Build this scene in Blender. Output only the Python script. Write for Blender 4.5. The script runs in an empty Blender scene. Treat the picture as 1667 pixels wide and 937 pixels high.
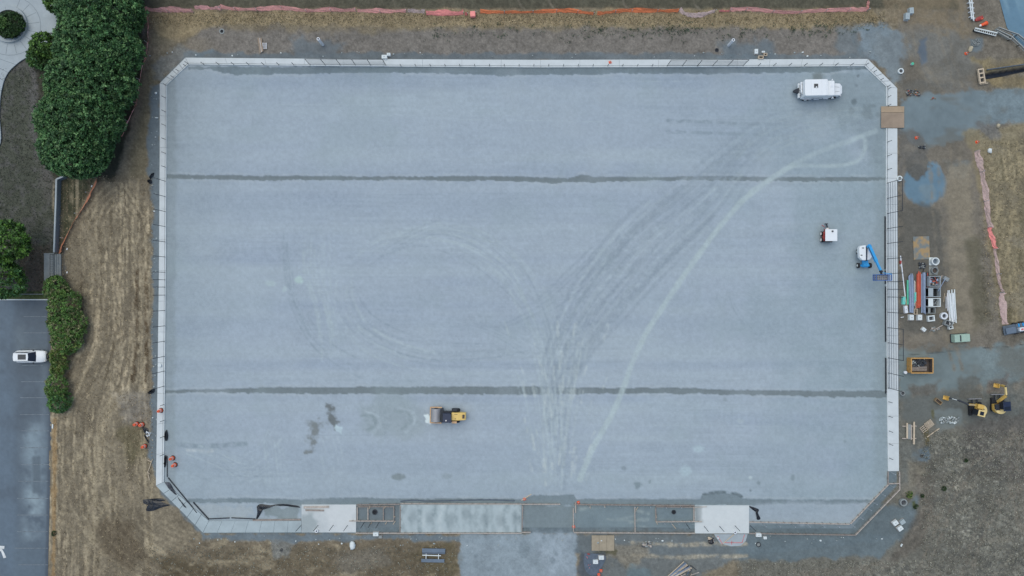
import bpy, math, random
import numpy as np
from mathutils import Vector, Matrix
R = math.radians
random.seed(7)
SC = bpy.context.scene
COL = SC.collection
# ---------------------------------------------------------------- camera, sky, sun, exposure
H = 112.6                                  # the drone hovers this high, looking straight down
cam = bpy.data.objects.new('camera', bpy.data.cameras.new('camera'))
COL.objects.link(cam); SC.camera = cam
cam.location = (0, 0, H); cam.rotation_euler = (0, 0, 0)
cam.data.sensor_width = 36.0; cam.data.lens = 36.0 * H / 166.7
cam.data.clip_start = 0.5; cam.data.clip_end = 5000
wd = bpy.data.worlds.new('World'); SC.world = wd; wd.use_nodes = True
SUN_EL, SUN_AZ = R(68), R(-35)             # high soft sun behind cloud
nt = wd.node_tree; bg = nt.nodes['Background']
sk = nt.nodes.new('ShaderNodeTexSky'); sk.sky_type = 'NISHITA'; sk.sun_disc = False
sk.sun_elevation = SUN_EL; sk.sun_rotation = SUN_AZ; sk.air_density = 1.0; sk.dust_density = 1.0; sk.ozone_density = 1.0
nt.links.new(sk.outputs[0], bg.inputs[0]); bg.inputs[1].default_value = 0.12
sd = bpy.data.lights.new('sun', 'SUN'); sd.energy = 1.35; sd.angle = R(75); sd.color = (1.0, 0.99, 0.84)
sun = bpy.data.objects.new('sun', sd); COL.objects.link(sun)
dv = Vector((math.sin(SUN_AZ) * math.cos(SUN_EL), math.cos(SUN_AZ) * math.cos(SUN_EL), math.sin(SUN_EL)))
sun.rotation_euler = (-dv).to_track_quat('-Z', 'Y').to_euler()
vs = SC.view_settings; vs.view_transform = 'Standard'; vs.look = 'None'; vs.exposure = 0.33; vs.gamma = 1.0
ILL = (0.897, 0.996, 1.146)                      # what a white sheet on the ground shows under this light (linear)

# ---------------------------------------------------------------- helpers
def lin(c): c /= 255.0; return c / 12.92 if c <= 0.04045 else ((c + 0.055) / 1.055) ** 2.4
def A(r, g, b): return tuple(min(0.9, lin(v) / i) for v, i in zip((r, g, b), ILL))   # survey colour -> surface colour
def P(px, py, z=0.0):                      # plan survey (decimetres from the corner) -> world, for a point z metres up
    k = 0.1 * (H - z) / H
    return Vector(((px - 833.5) * k, (468.5 - py) * k, z))

def mat(name, rgb, rough=0.7, metal=0.0, var=0.12, scale=3.0, bump=0.15, trans=0.0, spec=0.5, attr=False):
    m = bpy.data.materials.new(name); m.use_nodes = True
    n = m.node_tree.nodes; l = m.node_tree.links; b = n['Principled BSDF']
    tc = n.new('ShaderNodeTexCoord'); nz = n.new('ShaderNodeTexNoise')
    nz.inputs['Scale'].default_value = scale; nz.inputs['Detail'].default_value = 5; nz.inputs['Roughness'].default_value = .6
    l.new(tc.outputs['Object'], nz.inputs['Vector'])
    mr = n.new('ShaderNodeMapRange'); mr.inputs[1].default_value = .3; mr.inputs[2].default_value = .7
    mr.inputs[3].default_value = 1 - var; mr.inputs[4].default_value = 1 + var
    l.new(nz.outputs[0], mr.inputs[0])
    mx = n.new('ShaderNodeVectorMath'); mx.operation = 'SCALE'
    if attr:
        at = n.new('ShaderNodeAttribute'); at.attribute_name = 'col'; l.new(at.outputs['Color'], mx.inputs[0])
    else: mx.inputs[0].default_value = rgb
    l.new(mr.outputs[0], mx.inputs['Scale']); l.new(mx.outputs[0], b.inputs['Base Color'])
    b.inputs['Roughness'].default_value = rough; b.inputs['Metallic'].default_value = metal
    b.inputs['Specular IOR Level'].default_value = spec
    if bump:
        bp = n.new('ShaderNodeBump'); bp.inputs['Strength'].default_value = bump; bp.inputs['Distance'].default_value = .05
        l.new(nz.outputs[0], bp.inputs['Height']); l.new(bp.outputs[0], b.inputs['Normal'])
    if trans:
        t = n.new('ShaderNodeBsdfTransparent'); ms = n.new('ShaderNodeMixShader'); ms.inputs[0].default_value = trans
        l.new(b.outputs[0], ms.inputs[1]); l.new(t.outputs[0], ms.inputs[2]); l.new(ms.outputs[0], n['Material Output'].inputs['Surface'])
    return m

class MB:
    """collects simple solids into one mesh"""
    def __init__(s): s.v = []; s.f = []; s.m = []; s.cur = 0
    def add(s, vs, fs):
        o = len(s.v); s.v += [tuple(v) for v in vs]; s.f += [tuple(i + o for i in f) for f in fs]; s.m += [s.cur] * len(fs); return s
    def mi(s, i): s.cur = i; return s
    def box(s, c, d, rz=0.0, top=(1, 1), ry=0.0):
        x, y, z = d[0] / 2, d[1] / 2, d[2] / 2; tx, ty = top
        vs = [Vector(v) for v in ((-x, -y, -z), (x, -y, -z), (x, y, -z), (-x, y, -z), (-x * tx, -y * ty, z), (x * tx, -y * ty, z), (x * tx, y * ty, z), (-x * tx, y * ty, z))]
        M = Matrix.Translation(c) @ Matrix.Rotation(rz, 4, 'Z') @ Matrix.Rotation(ry, 4, 'Y')
        return s.add([M @ v for v in vs], ((0, 3, 2, 1), (4, 5, 6, 7), (0, 1, 5, 4), (1, 2, 6, 5), (2, 3, 7, 6), (3, 0, 4, 7)))
    def bar(s, a, b, w, h=None):            # box between two points, w across, h in the other direction
        a, b = Vector(a), Vector(b); h = h or w; d = b - a; L = d.length
        q = d.to_track_quat('X', 'Z').to_matrix().to_4x4(); M = Matrix.Translation((a + b) / 2) @ q
        x, y, z = L / 2, w / 2, h / 2
        vs = [M @ Vector(v) for v in ((-x, -y, -z), (x, -y, -z), (x, y, -z), (-x, y, -z), (-x, -y, z), (x, -y, z), (x, y, z), (-x, y, z))]
        return s.add(vs, ((0, 3, 2, 1), (4, 5, 6, 7), (0, 1, 5, 4), (1, 2, 6, 5), (2, 3, 7, 6), (3, 0, 4, 7)))
    def cyl(s, a, b, r, r2=None, n=10, cap=True):
        a, b = Vector(a), Vector(b); r2 = r if r2 is None else r2
        q = (b - a).to_track_quat('Z', 'Y').to_matrix(); vs = []
        for p, rr in ((a, r), (b, r2)):
            for k in range(n): t = 2 * math.pi * k / n; vs.append(p + q @ Vector((math.cos(t) * rr, math.sin(t) * rr, 0)))
        fs = [(k, (k + 1) % n, n + (k + 1) % n, n + k) for k in range(n)]
        if cap: fs += [tuple(range(n - 1, -1, -1)), tuple(range(n, 2 * n))]
        return s.add(vs, fs)
    def tube(s, pts, r, n=6):
        for a, b in zip(pts, pts[1:]): s.cyl(a, b, r, n=n)
        return s
    def pipe(s, a, b, ro, ri, n=16):        # hollow, open both ends
        a, b = Vector(a), Vector(b); q = (b - a).to_track_quat('Z', 'Y').to_matrix(); vs = []
        for p, rr in ((a, ro), (b, ro), (b, ri), (a, ri)):
            for k in range(n): t = 2 * math.pi * k / n; vs.append(p + q @ Vector((math.cos(t) * rr, math.sin(t) * rr, 0)))
        fs = []
        for j in range(4):
            for k in range(n): fs.append((j * n + k, j * n + (k + 1) % n, ((j + 1) % 4) * n + (k + 1) % n, ((j + 1) % 4) * n + k))
        return s.add(vs, fs)
    def prism(s, poly, z0, z1):
        n = len(poly); ar = sum(poly[i][0] * poly[(i + 1) % n][1] - poly[(i + 1) % n][0] * poly[i][1] for i in range(n))
        if ar < 0: poly = poly[::-1]
        vs = [(p[0], p[1], z0) for p in poly] + [(p[0], p[1], z1) for p in poly]
        return s.add(vs, [tuple(range(n - 1, -1, -1)), tuple(range(n, 2 * n))] + [(i, (i + 1) % n, n + (i + 1) % n, n + i) for i in range(n)])
    def loft(s, rings, cap=True):
        n = len(rings[0]); vs = [p for r in rings for p in r]; fs = []
        for j in range(len(rings) - 1):
            for k in range(n): fs.append((j * n + k, j * n + (k + 1) % n, (j + 1) * n + (k + 1) % n, (j + 1) * n + k))
        if cap: fs += [tuple(range(n - 1, -1, -1)), tuple(range((len(rings) - 1) * n, len(rings) * n))]
        return s.add(vs, fs)
    def blob(s, c, r, seed=0, n=7, m=4, flat=.6):
        rn = random.Random(seed); vs = [Vector(c) + Vector((0, 0, r[2]))]
        for j in range(1, m):
            ph = math.pi * j / m
            for k in range(n):
                t = 2 * math.pi * k / n; q = 1 + rn.uniform(-.22, .22)
                vs.append(Vector(c) + Vector((r[0] * math.sin(ph) * math.cos(t) * q, r[1] * math.sin(ph) * math.sin(t) * q, r[2] * math.cos(ph) * q)))
        vs.append(Vector(c) - Vector((0, 0, r[2]))); fs = [(0, 1 + k, 1 + (k + 1) % n) for k in range(n)]
        for j in range(m - 2):
            for k in range(n): fs.append((1 + j * n + k, 1 + (j + 1) * n + k, 1 + (j + 1) * n + (k + 1) % n, 1 + j * n + (k + 1) % n))
        e = len(vs) - 1; fs += [(e, 1 + (m - 2) * n + (k + 1) % n, 1 + (m - 2) * n + k) for k in range(n)]
        return s.add(vs, fs)
    def mesh(s, name, mats):
        me = bpy.data.meshes.new(name); me.from_pydata(s.v, [], s.f)
        for m in (mats if isinstance(mats, (list, tuple)) else [mats]): me.materials.append(m)
        if max(s.m or [0]): me.polygons.foreach_set('material_index', s.m)
        me.update(); return me
    def build(s, name, mats, parent=None, bevel=0.0, smooth=False, label=None):
        o = bpy.data.objects.new(name, s.mesh(name, mats)); COL.objects.link(o); o.parent = parent
        if smooth: o.data.polygons.foreach_set('use_smooth', [True] * len(o.data.polygons))
        if bevel:
            b = o.modifiers.new('bevel', 'BEVEL'); b.width = bevel; b.segments = 2; b.limit_method = 'ANGLE'
        if label: o['label'] = label
        return o

def tag(o, label=None, cat=None, group=None, kind=None):
    if label: o['label'] = label
    if cat: o['category'] = cat
    if group: o['group'] = group
    if kind: o['kind'] = kind
    return o
def thing(name, label, cat, loc=(0, 0, 0), rz=0.0, group=None):
    o = bpy.data.objects.new(name, None); COL.objects.link(o); o.location = loc; o.rotation_euler = (0, 0, rz)
    o.empty_display_size = .3
    return tag(o, label, cat, group)
def inst(name, mesh, parent=None, loc=(0, 0, 0), rz=0.0, sc=None):
    o = bpy.data.objects.new(name, mesh); COL.objects.link(o); o.parent = parent; o.location = loc; o.rotation_euler = (0, 0, rz)
    if sc: o.scale = sc
    return o
def dup(root, loc, rz=0.0, label=None):
    r = root.copy(); COL.objects.link(r); r.location = loc; r.rotation_euler = (0, 0, rz)
    if label: r['label'] = label
    for ch in list(root.children):
        c = ch.copy(); COL.objects.link(c); c.parent = r
        for g in list(ch.children):
            d = g.copy(); COL.objects.link(d); d.parent = c
    return r

# ---------------------------------------------------------------- numpy painting of soil colours
_T = np.random.RandomState(11).rand(64, 256, 256).astype(np.float32)[:24]
def noise(X, Y, sx, sy=None, seed=0):
    sy = sy or sx; t = _T[seed % 24]; x = X / sx + seed * 7.31; y = Y / sy + seed * 3.77
    xi = np.floor(x).astype(int); yi = np.floor(y).astype(int); fx = x - xi; fy = y - yi
    fx = fx * fx * (3 - 2 * fx); fy = fy * fy * (3 - 2 * fy); a = xi & 255; b = (xi + 1) & 255; c = yi & 255; d = (yi + 1) & 255
    return ((t[a, c] * (1 - fx) + t[b, c] * fx) * (1 - fy) + (t[a, d] * (1 - fx) + t[b, d] * fx) * fy) - .5
def fbm(X, Y, s, seed=0, octv=4, ax=1.0):
    r = 0; a = 1.0
    for k in range(octv): r = r + a * noise(X, Y, s * ax / 2 ** k, s / 2 ** k, seed + k * 5); a *= .55
    return r
def sm(a, b, x): t = np.clip((x - a) / (b - a), 0, 1); return t * t * (3 - 2 * t)
def pdist(X, Y, pts):
    d = np.full(X.shape, 1e9)
    for (x0, y0), (x1, y1) in zip(pts, pts[1:]):
        dx, dy = x1 - x0, y1 - y0; L = dx * dx + dy * dy + 1e-9
        t = np.clip(((X - x0) * dx + (Y - y0) * dy) / L, 0, 1)
        d = np.minimum(d, np.hypot(X - x0 - t * dx, Y - y0 - t * dy))
    return d
def inside(X, Y, poly):
    r = np.zeros(X.shape, bool); n = len(poly)
    for i in range(n):
        x0, y0 = poly[i]; x1, y1 = poly[(i + 1) % n]
        if y0 == y1: continue
        r ^= ((y0 > Y) != (y1 > Y)) & (X < (x1 - x0) * (Y - y0) / (y1 - y0) + x0)
    return r
def curve(pts, n=8):
    out = []; q = [pts[0]] + list(pts) + [pts[-1]]
    for i in range(1, len(q) - 2):
        for k in range(n):
            t = k / n; r = []
            for j in (0, 1):
                a, b, c, d = q[i - 1][j], q[i][j], q[i + 1][j], q[i + 2][j]
                r.append(.5 * (2 * b + (c - a) * t + (2 * a - 5 * b + 4 * c - d) * t * t + (3 * b - a - 3 * c + d) * t ** 3))
            out.append(tuple(r))
    return out + [tuple(pts[-1])]
class Sheet:
    """a grid of ground points, each with its own soil colour and height; X, Y in survey decimetres"""
    def __init__(s, x0, x1, y0, y1, step):
        s.x = np.arange(x0, x1 + step, step); s.y = np.arange(y0, y1 + step, step)
        s.X, s.Y = np.meshgrid(s.x, s.y); s.C = np.zeros(s.X.shape + (3,)); s.Z = np.zeros(s.X.shape)
    def win(s, xs, ys, m):
        i0, i1 = np.searchsorted(s.x, [min(xs) - m, max(xs) + m]); j0, j1 = np.searchsorted(s.y, [min(ys) - m, max(ys) + m])
        return (slice(j0, j1), slice(i0, i1))
    def mix(s, w, m, rgb):
        c = np.array(rgb); s.C[w] = s.C[w] * (1 - m[..., None]) + c * m[..., None]
    def region(s, poly, rgb, amt=1.0, soft=4, warp=6, ws=14, seed=0, z=None, mot=0):
        xs, ys = zip(*poly); w = s.win(xs, ys, soft + warp * 2 + 2); X, Y = s.X[w], s.Y[w]
        if X.size == 0: return
        d = pdist(X, Y, list(poly) + [poly[0]]); d = np.where(inside(X, Y, poly), d, -d)
        d = d + warp * 1.6 * fbm(X, Y, ws, seed)
        m = sm(-soft, soft, d) * amt
        if mot: m = m * np.clip(1 + mot * 2 * fbm(X, Y, 9, seed + 3), 0, 1)
        s.mix(w, m, rgb)
        if z is not None: s.Z[w] += m * z
    def stroke(s, pts, width, rgb, amt=.5, soft=1.5, rag=0, seed=0, sm_=True, z=None, mod=1.7):
        pts = curve(pts) if sm_ and len(pts) > 2 else pts
        xs, ys = zip(*pts); w = s.win(xs, ys, width + soft + rag + 2); X, Y = s.X[w], s.Y[w]
        if X.size == 0: return
        d = pdist(X, Y, pts) + rag * 1.4 * fbm(X, Y, 12, seed)
        m = (1 - sm(width / 2 - soft, width / 2 + soft, d)) * amt * np.clip(.9 + mod * fbm(X, Y, 7, seed + 2), 0, 1.4)
        s.mix(w, np.clip(m, 0, 1), rgb)
        if z is not None: s.Z[w] += m * z
    def spot(s, x, y, rx, ry, rgb, amt=.6, seed=0, soft=.35):
        w = s.win([x], [y], max(rx, ry) * 1.8 + 2); X, Y = s.X[w], s.Y[w]
        if X.size == 0: return
        d = np.hypot((X - x) / rx, (Y - y) / ry) + .5 * fbm(X, Y, max(3, rx * .8), seed)
        s.mix(w, (1 - sm(1 - soft, 1 + soft, d)) * amt, rgb)
    def build(s, name, material, mask=None, z=0.0):
        ny, nx = s.X.shape
        co = np.stack([(s.X - 833.5) * .1, (468.5 - s.Y) * .1, s.Z + z], -1).reshape(-1, 3)
        idx = np.arange(ny * nx).reshape(ny, nx)
        q = np.stack([idx[:-1, :-1], idx[1:, :-1], idx[1:, 1:], idx[:-1, 1:]], -1)
        q = q[mask] if mask is not None else q.reshape(-1, 4)
        used, inv = np.unique(q, return_inverse=True); inv = inv.reshape(-1)
        me = bpy.data.meshes.new(name); me.vertices.add(len(used)); me.vertices.foreach_set('co', co[used].reshape(-1))
        me.loops.add(len(inv)); me.loops.foreach_set('vertex_index', inv.astype(np.int32))
        me.polygons.add(len(q)); me.polygons.foreach_set('loop_start', np.arange(0, len(inv), 4, dtype=np.int32))
        me.polygons.foreach_set('use_smooth', np.ones(len(q), bool))
        me.update(calc_edges=True)
        at = me.color_attributes.new('col', 'FLOAT_COLOR', 'POINT')
        c4 = np.ones((len(used), 4), np.float32); c4[:, :3] = np.clip(s.C.reshape(-1, 3)[used], .005, .9)
        if hasattr(s, 'amp'): c4[:, 3] = s.amp.reshape(-1)[used]
        at.data.foreach_set('color', c4.reshape(-1)); me.materials.append(material)
        o = bpy.data.objects.new(name, me); COL.objects.link(o); o['kind'] = 'structure'
        return o
# ---------------------------------------------------------------- ground, field, parking lot, road, path
def soil_mat(name, rough=.95, fine=.16, bump=.35, fs=5.0, spec=.2):
    m = bpy.data.materials.new(name); m.use_nodes = True
    n = m.node_tree.nodes; l = m.node_tree.links; b = n['Principled BSDF']
    tc = n.new('ShaderNodeTexCoord'); at = n.new('ShaderNodeAttribute'); at.attribute_name = 'col'
    nz = n.new('ShaderNodeTexNoise'); nz.inputs['Scale'].default_value = fs; nz.inputs['Detail'].default_value = 6; nz.inputs['Roughness'].default_value = .75
    vo = n.new('ShaderNodeTexVoronoi'); vo.inputs['Scale'].default_value = fs * 2.3
    l.new(tc.outputs['Object'], nz.inputs['Vector']); l.new(tc.outputs['Object'], vo.inputs['Vector'])
    mr = n.new('ShaderNodeMapRange'); mr.inputs[1].default_value = .28; mr.inputs[2].default_value = .72
    mr.inputs[3].default_value = 1 - fine; mr.inputs[4].default_value = 1 + fine
    l.new(nz.outputs[0], mr.inputs[0])
    mv = n.new('ShaderNodeMapRange'); mv.inputs[1].default_value = 0; mv.inputs[2].default_value = 1
    mv.inputs[3].default_value = 1 - fine * .5; mv.inputs[4].default_value = 1 + fine * .5
    l.new(vo.outputs['Color'], mv.inputs[0])
    mq = n.new('ShaderNodeMath'); mq.operation = 'MULTIPLY'; l.new(mr.outputs[0], mq.inputs[0]); l.new(mv.outputs[0], mq.inputs[1])
    m1 = n.new('ShaderNodeMath'); m1.operation = 'SUBTRACT'; l.new(mq.outputs[0], m1.inputs[0]); m1.inputs[1].default_value = 1
    mu = n.new('ShaderNodeMath'); mu.operation = 'MULTIPLY_ADD'; l.new(m1.outputs[0], mu.inputs[0]); l.new(at.outputs['Alpha'], mu.inputs[1]); mu.inputs[2].default_value = 1
    mx = n.new('ShaderNodeVectorMath'); mx.operation = 'SCALE'; l.new(at.outputs['Color'], mx.inputs[0]); l.new(mu.outputs[0], mx.inputs['Scale'])
    l.new(mx.outputs[0], b.inputs['Base Color']); b.inputs['Roughness'].default_value = rough; b.inputs['Specular IOR Level'].default_value = spec
    bp = n.new('ShaderNodeBump'); bp.inputs['Strength'].default_value = bump; bp.inputs['Distance'].default_value = .06
    l.new(mu.outputs[0], bp.inputs['Height']); l.new(bp.outputs[0], b.inputs['Normal'])
    return m
M_soil = soil_mat('soil and dry grass', fine=.26, bump=.6, fs=3.0)
M_stone = soil_mat('crushed bluestone', fine=.10, bump=.4, fs=6)
M_asph = soil_mat('asphalt', rough=.6, fine=.07, bump=.1, fs=9, spec=.5)

G = Sheet(-60, 1727, -50, 987, 1.75)
X, Y = G.X, G.Y
def fill(rgb): return np.ones(X.shape + (1,)) * np.array(rgb)
STRAW, STRAWL, EARTH = A(124, 119, 106), A(164, 157, 138), A(102, 97, 86)
BLUE, BLUEL, SCRUB = A(104, 119, 131), A(136, 152, 166), A(108, 110, 106)
OLIVE, DOLIVE, BROWN = A(82, 83, 68), A(62, 68, 54), A(112, 100, 86)
G.C[:] = fill(STRAW)
n1 = fbm(X, Y, 40, 1); n2 = fbm(X, Y, 9, 2, 3); n3 = fbm(X, Y, 3.6, 4, 2); n4 = fbm(X, Y, 90, 6)
full = (slice(None), slice(None))
G.mix(full, sm(.05, .6, n1) * .7, EARTH)
G.Z[:] = .05 * fbm(X, Y, 60, 8) + .025 * n3
# --- the four sides: broad ground
G.region([(1462, -60), (1740, -60), (1740, 1000), (1462, 1000)], A(113, 111, 105), soft=3, warp=2)           # east yard
G.region([(1380, 640), (1740, 640), (1740, 1000), (1200, 1000), (1200, 905)], SCRUB, soft=10, warp=8)
G.region([(330, 880), (760, 872), (760, 1000), (200, 1000), (250, 900)], A(108, 102, 90), .8, soft=8)
G.region([(230, 48), (1420, 42), (1420, 100), (230, 100)], A(117, 116, 114), soft=6, warp=10, ws=30)           # grey soil north of the kerb
G.region([(236, 18), (330, 18), (300, 80), (262, 120), (250, 200), (240, 290), (205, 290), (225, 180)], A(116, 112, 96), .85, soft=8, warp=6)
G.region([(60, -60), (1560, -60), (1560, 14), (60, 14)], A(84, 85, 76), soft=2, warp=2)
for x in (645, 850, 900, 1020, 1135): G.stroke([(x - 8, -40), (x - 6, 0), (x + 5, 16)], 3, A(118, 116, 108), .6)
G.region([(-60, 60), (105, 60), (105, 486), (-60, 486)], A(86, 89, 90), soft=3, warp=3)                        # sparse lawn on grey brown ground, west
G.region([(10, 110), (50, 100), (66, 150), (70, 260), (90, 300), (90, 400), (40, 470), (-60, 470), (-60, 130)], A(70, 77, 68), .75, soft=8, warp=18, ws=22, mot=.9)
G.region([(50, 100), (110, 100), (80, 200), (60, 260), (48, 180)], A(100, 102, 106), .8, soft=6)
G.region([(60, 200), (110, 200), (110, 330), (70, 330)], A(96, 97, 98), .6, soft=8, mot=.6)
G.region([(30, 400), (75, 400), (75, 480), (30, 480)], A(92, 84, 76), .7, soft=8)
G.region([(-60, 474), (82, 474), (82, 488), (-60, 488)], A(66, 84, 46), .8, soft=1.5, warp=1)
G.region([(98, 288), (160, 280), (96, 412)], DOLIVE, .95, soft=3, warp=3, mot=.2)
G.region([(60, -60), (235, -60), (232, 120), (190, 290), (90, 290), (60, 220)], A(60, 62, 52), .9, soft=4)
w = G.win([85, 262], [290, 960], 0); Xw, Yw = X[w], Y[w]
# --- mown straw on the west side: mower lines along y, bending where the machine turned
bend = 55 * sm(530, 700, Yw) * (1 - sm(150, 238, Xw)) + 3 * fbm(Xw, Yw, 60, 12)
st = noise(Xw + bend, Yw, 3.2, 70, 3) + .7 * noise(Xw + bend, Yw, 6.5, 110, 9) + .5 * noise(Xw + bend, Yw, 14, 200, 5)
edge = 1 - sm(246, 254, Xw)
br = noise(Xw, Yw, 5, 9, 6) + noise(Xw, Yw, 14, 22, 2)
G.mix(w, sm(.08, .65, st + .35 * br) * edge * .65, STRAWL); G.mix(w, sm(.15, .8, -st - .3 * br) * edge * .6, EARTH)
G.Z[w] += .03 * st
rn = random.Random(77)
def rut(x0, y0, y1, wd, rgb, amt, k):
    pts = []
    for j in range(9):
        y = y0 + (y1 - y0) * j / 8; f = min(1, max(0, (y - 530) / 170)); f = f * f * (3 - 2 * f); g = min(1, max(0, (x0 - 150) / 88))
        pts.append((x0 - 62 * f * (1 - g) + rn.uniform(-1.5, 1.5), y))
    G.stroke(pts, wd, rgb, amt, .9, 2.4, k)
for k in range(330):
    x0 = rn.uniform(108, 244); y0 = rn.uniform(300, 880)
    if x0 < 150 and y0 < 420: continue
    rut(x0, y0, y0 + rn.uniform(15, 130), rn.uniform(1.0, 3.0), (A(176, 168, 148), STRAWL, EARTH, A(86, 80, 68))[k % 4], rn.uniform(.35, .8) if k % 4 < 2 else rn.uniform(.25, .6), k)
for k in range(9):
    r = 12 + k * 6; G.stroke([(188 - r, 390 + r * .6), (188 - r, 360), (188, 350 - r), (188 + r * .9, 362), (188 + r * .8, 400)], 2.2, STRAWL if k % 2 else EARTH, .5, 1, 2, k)
for x in (196, 201, 207): rut(x, 300, 480, 2.2, STRAWL, .9, x)
for x in (222, 238): rut(x, 440, 620, 5, A(84, 74, 60), .7, x)
for k in range(26):                                     # arcs of the mower at the south-west corner
    r = 50 + k * 7 + random.uniform(-2, 2); cx, cy = 330, 830
    G.stroke([(cx - r * 1.15, cy - 120), (cx - r, cy), (cx - r * .75, cy + r * .35), (cx - r * .3 + 30, cy + r * .62), (cx + 120, cy + r * .5 + 20)],
             3.2, STRAWL if k % 2 else EARTH, random.uniform(.12, .4), 1.5, 4, k)
for a, b in (((150, 700), (100, 860)), ((185, 800), (140, 936)), ((240, 880), (330, 930))): G.stroke([a, ((a[0] + b[0]) / 2 - 12, (a[1] + b[1]) / 2), b], 7, STRAWL, .45, 3, 3)
G.region([(178, 842), (215, 850), (240, 905), (215, 930), (165, 900), (150, 860)], A(82, 74, 62), .6, soft=10)
G.region([(205, 690), (232, 690), (236, 735), (212, 760), (190, 700)], A(90, 88, 66), .6, soft=8)
G.region([(85, 680), (93, 680), (90, 937), (84, 937)], A(150, 124, 84), .55, soft=1.5, warp=2)
G.region([(190, 640), (240, 640), (250, 690), (200, 690)], A(122, 122, 120), .6, soft=7)
G.region([(240, 905), (740, 885), (740, 1000), (280, 1000)], A(96, 90, 76), .7, soft=14, warp=14, mot=.8)
G.region([(262, 905), (330, 920), (420, 960), (250, 990)], A(80, 74, 60), .7, soft=8)
w = G.win([240, 760], [868, 1000], 0)
G.mix(w, sm(.1, .7, fbm(X[w], Y[w], 12, 5, 4, 1.8)) * .6, STRAWL); G.mix(w, sm(.2, .8, -fbm(X[w], Y[w], 9, 9, 3)) * .5, A(78, 74, 62))
# --- north strip: tan grass, then weeds on grey soil
G.region([(238, 17), (1425, 17), (1432, 36), (1300, 46), (1100, 44), (760, 42), (620, 42), (420, 38), (330, 46), (300, 70), (262, 60)], A(143, 134, 112), .95, soft=4, warp=5, ws=18, mot=.15)
w = G.win([236, 1440], [14, 60], 0); G.mix(w, sm(.1, .6, noise(X[w], Y[w], 3.3, 7, 3) + n3[w] * .6) * (1 - sm(44, 56, Y[w])) * .5, A(96, 92, 72))
w = G.win([236, 1440], [46, 100], 0); G.mix(w, sm(.15, .7, fbm(X[w], Y[w], 40, 5, 3, 4)) * .6, A(124, 120, 110))
# --- blue grey stone along the kerb
G.region([(262, 130), (300, 100), (1412, 100), (1455, 140), (1460, 790), (1390, 868), (330, 868), (258, 790)], A(104, 120, 131), 1, soft=1, warp=0)
G.region([(246, 140), (262, 132), (285, 105), (305, 84), (345, 82), (330, 95), (262, 150), (262, 300), (262, 790), (335, 868), (1480, 872), (1400, 884), (1200, 906), (940, 902), (760, 884), (640, 876), (480, 884), (330, 876), (262, 800), (244, 745), (247, 640), (247, 460), (248, 330), (238, 250)], BLUE, .95, soft=2.5, warp=4)
G.region([(300, 86), (1430, 88), (1430, 100), (300, 100)], A(100, 114, 125), .8, soft=2.5, warp=4)
G.region([(240, 110), (275, 84), (300, 78), (320, 84), (262, 135)], A(116, 126, 134), .6, soft=6, warp=8)
G.region([(1170, 66), (1260, 66), (1260, 100), (1170, 100)], BLUE, .8, soft=8, warp=8)
G.region([(470, 62), (560, 70), (540, 96), (480, 96)], A(104, 116, 126), .8, soft=7, warp=8)
G.region([(1180, 820), (1480, 820), (1500, 800), (1486, 860), (1440, 905), (1300, 912), (1180, 912)], A(100, 116, 126), .9, soft=4, warp=6)
G.region([(940, 866), (1200, 866), (1200, 912), (1130, 937), (1060, 960), (940, 960)], A(104, 114, 120), .85, soft=5, warp=8)
for yy in (885, 905): G.stroke([(1030, yy - 2), (1100, yy + 2), (1170, yy), (1215, yy)], 6, A(150, 150, 142), .8, 2, 2, yy)
G.region([(990, 885), (1045, 880), (1060, 905), (1030, 925), (985, 905)], A(134, 130, 118), .65, soft=6, warp=8)
G.region([(965, 898), (1003, 894), (1003, 903), (965, 903)], A(84, 84, 60), .7, soft=2)
G.region([(945, 897), (985, 902), (975, 937), (955, 960), (935, 930)], A(78, 88, 100), .75, soft=4)
G.region([(1030, 920), (1055, 925), (1075, 960), (1005, 960)], A(104, 124, 134), .8, soft=4)
G.region([(750, 868), (938, 868), (940, 1000), (758, 1000), (746, 915)], A(134, 151, 165), .97, soft=1.8, warp=2.5, ws=8)
G.region([(870, 868), (935, 868), (938, 960), (900, 960), (880, 900)], A(146, 162, 178), .5, soft=9, mot=.5)
for p in ((775, 905, 3), (790, 872, 3), (853, 895, 9), (900, 912, 4), (905, 902, 3), (813, 873, 2.5), (885, 875, 3)): G.spot(p[0], p[1], p[2], p[2] * 1.2, A(112, 128, 140), .6)
G.region([(700, 884), (745, 880), (748, 905), (744, 935), (700, 937), (670, 900)], A(88, 84, 66), .6, soft=6, mot=.4)
G.region([(440, 880), (462, 878), (474, 888), (470, 905), (445, 905)], A(118, 124, 126), .8, soft=3)
G.region([(540, 905), (620, 890), (640, 915), (560, 937)], A(118, 118, 114), .5, soft=8)
G.spot(458, 895, 3, 3, A(50, 55, 62), .9)
# --- east yard: haul roads, puddles, brown patches
G.region([(1466, 160), (1500, 150), (1560, 152), (1610, 143), (1740, 140), (1740, 196), (1640, 200), (1590, 208), (1560, 225), (1540, 235), (1500, 240), (1466, 215)], A(112, 131, 143), .92, soft=4, warp=8)
G.region([(1394, 40), (1440, 34), (1470, 60), (1480, 92), (1470, 125), (1455, 130), (1412, 92), (1398, 80)], A(122, 142, 158), .85, soft=5, warp=9)
G.region([(1400, 60), (1560, 40), (1600, 100), (1560, 150), (1470, 150), (1420, 100)], A(112, 120, 124), .45, soft=14, warp=12)
G.region([(1360, 40), (1395, 40), (1410, 94), (1360, 92)], A(104, 118, 128), .7, soft=6)
G.region([(1340, 14), (1420, 10), (1430, 34), (1350, 46)], A(124, 116, 96), .8, soft=6)
G.region([(1430, -60), (1560, -60), (1570, 30), (1580, 60), (1500, 40), (1440, 40)], A(120, 112, 96), .8, soft=8, warp=10, mot=.5)
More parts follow.
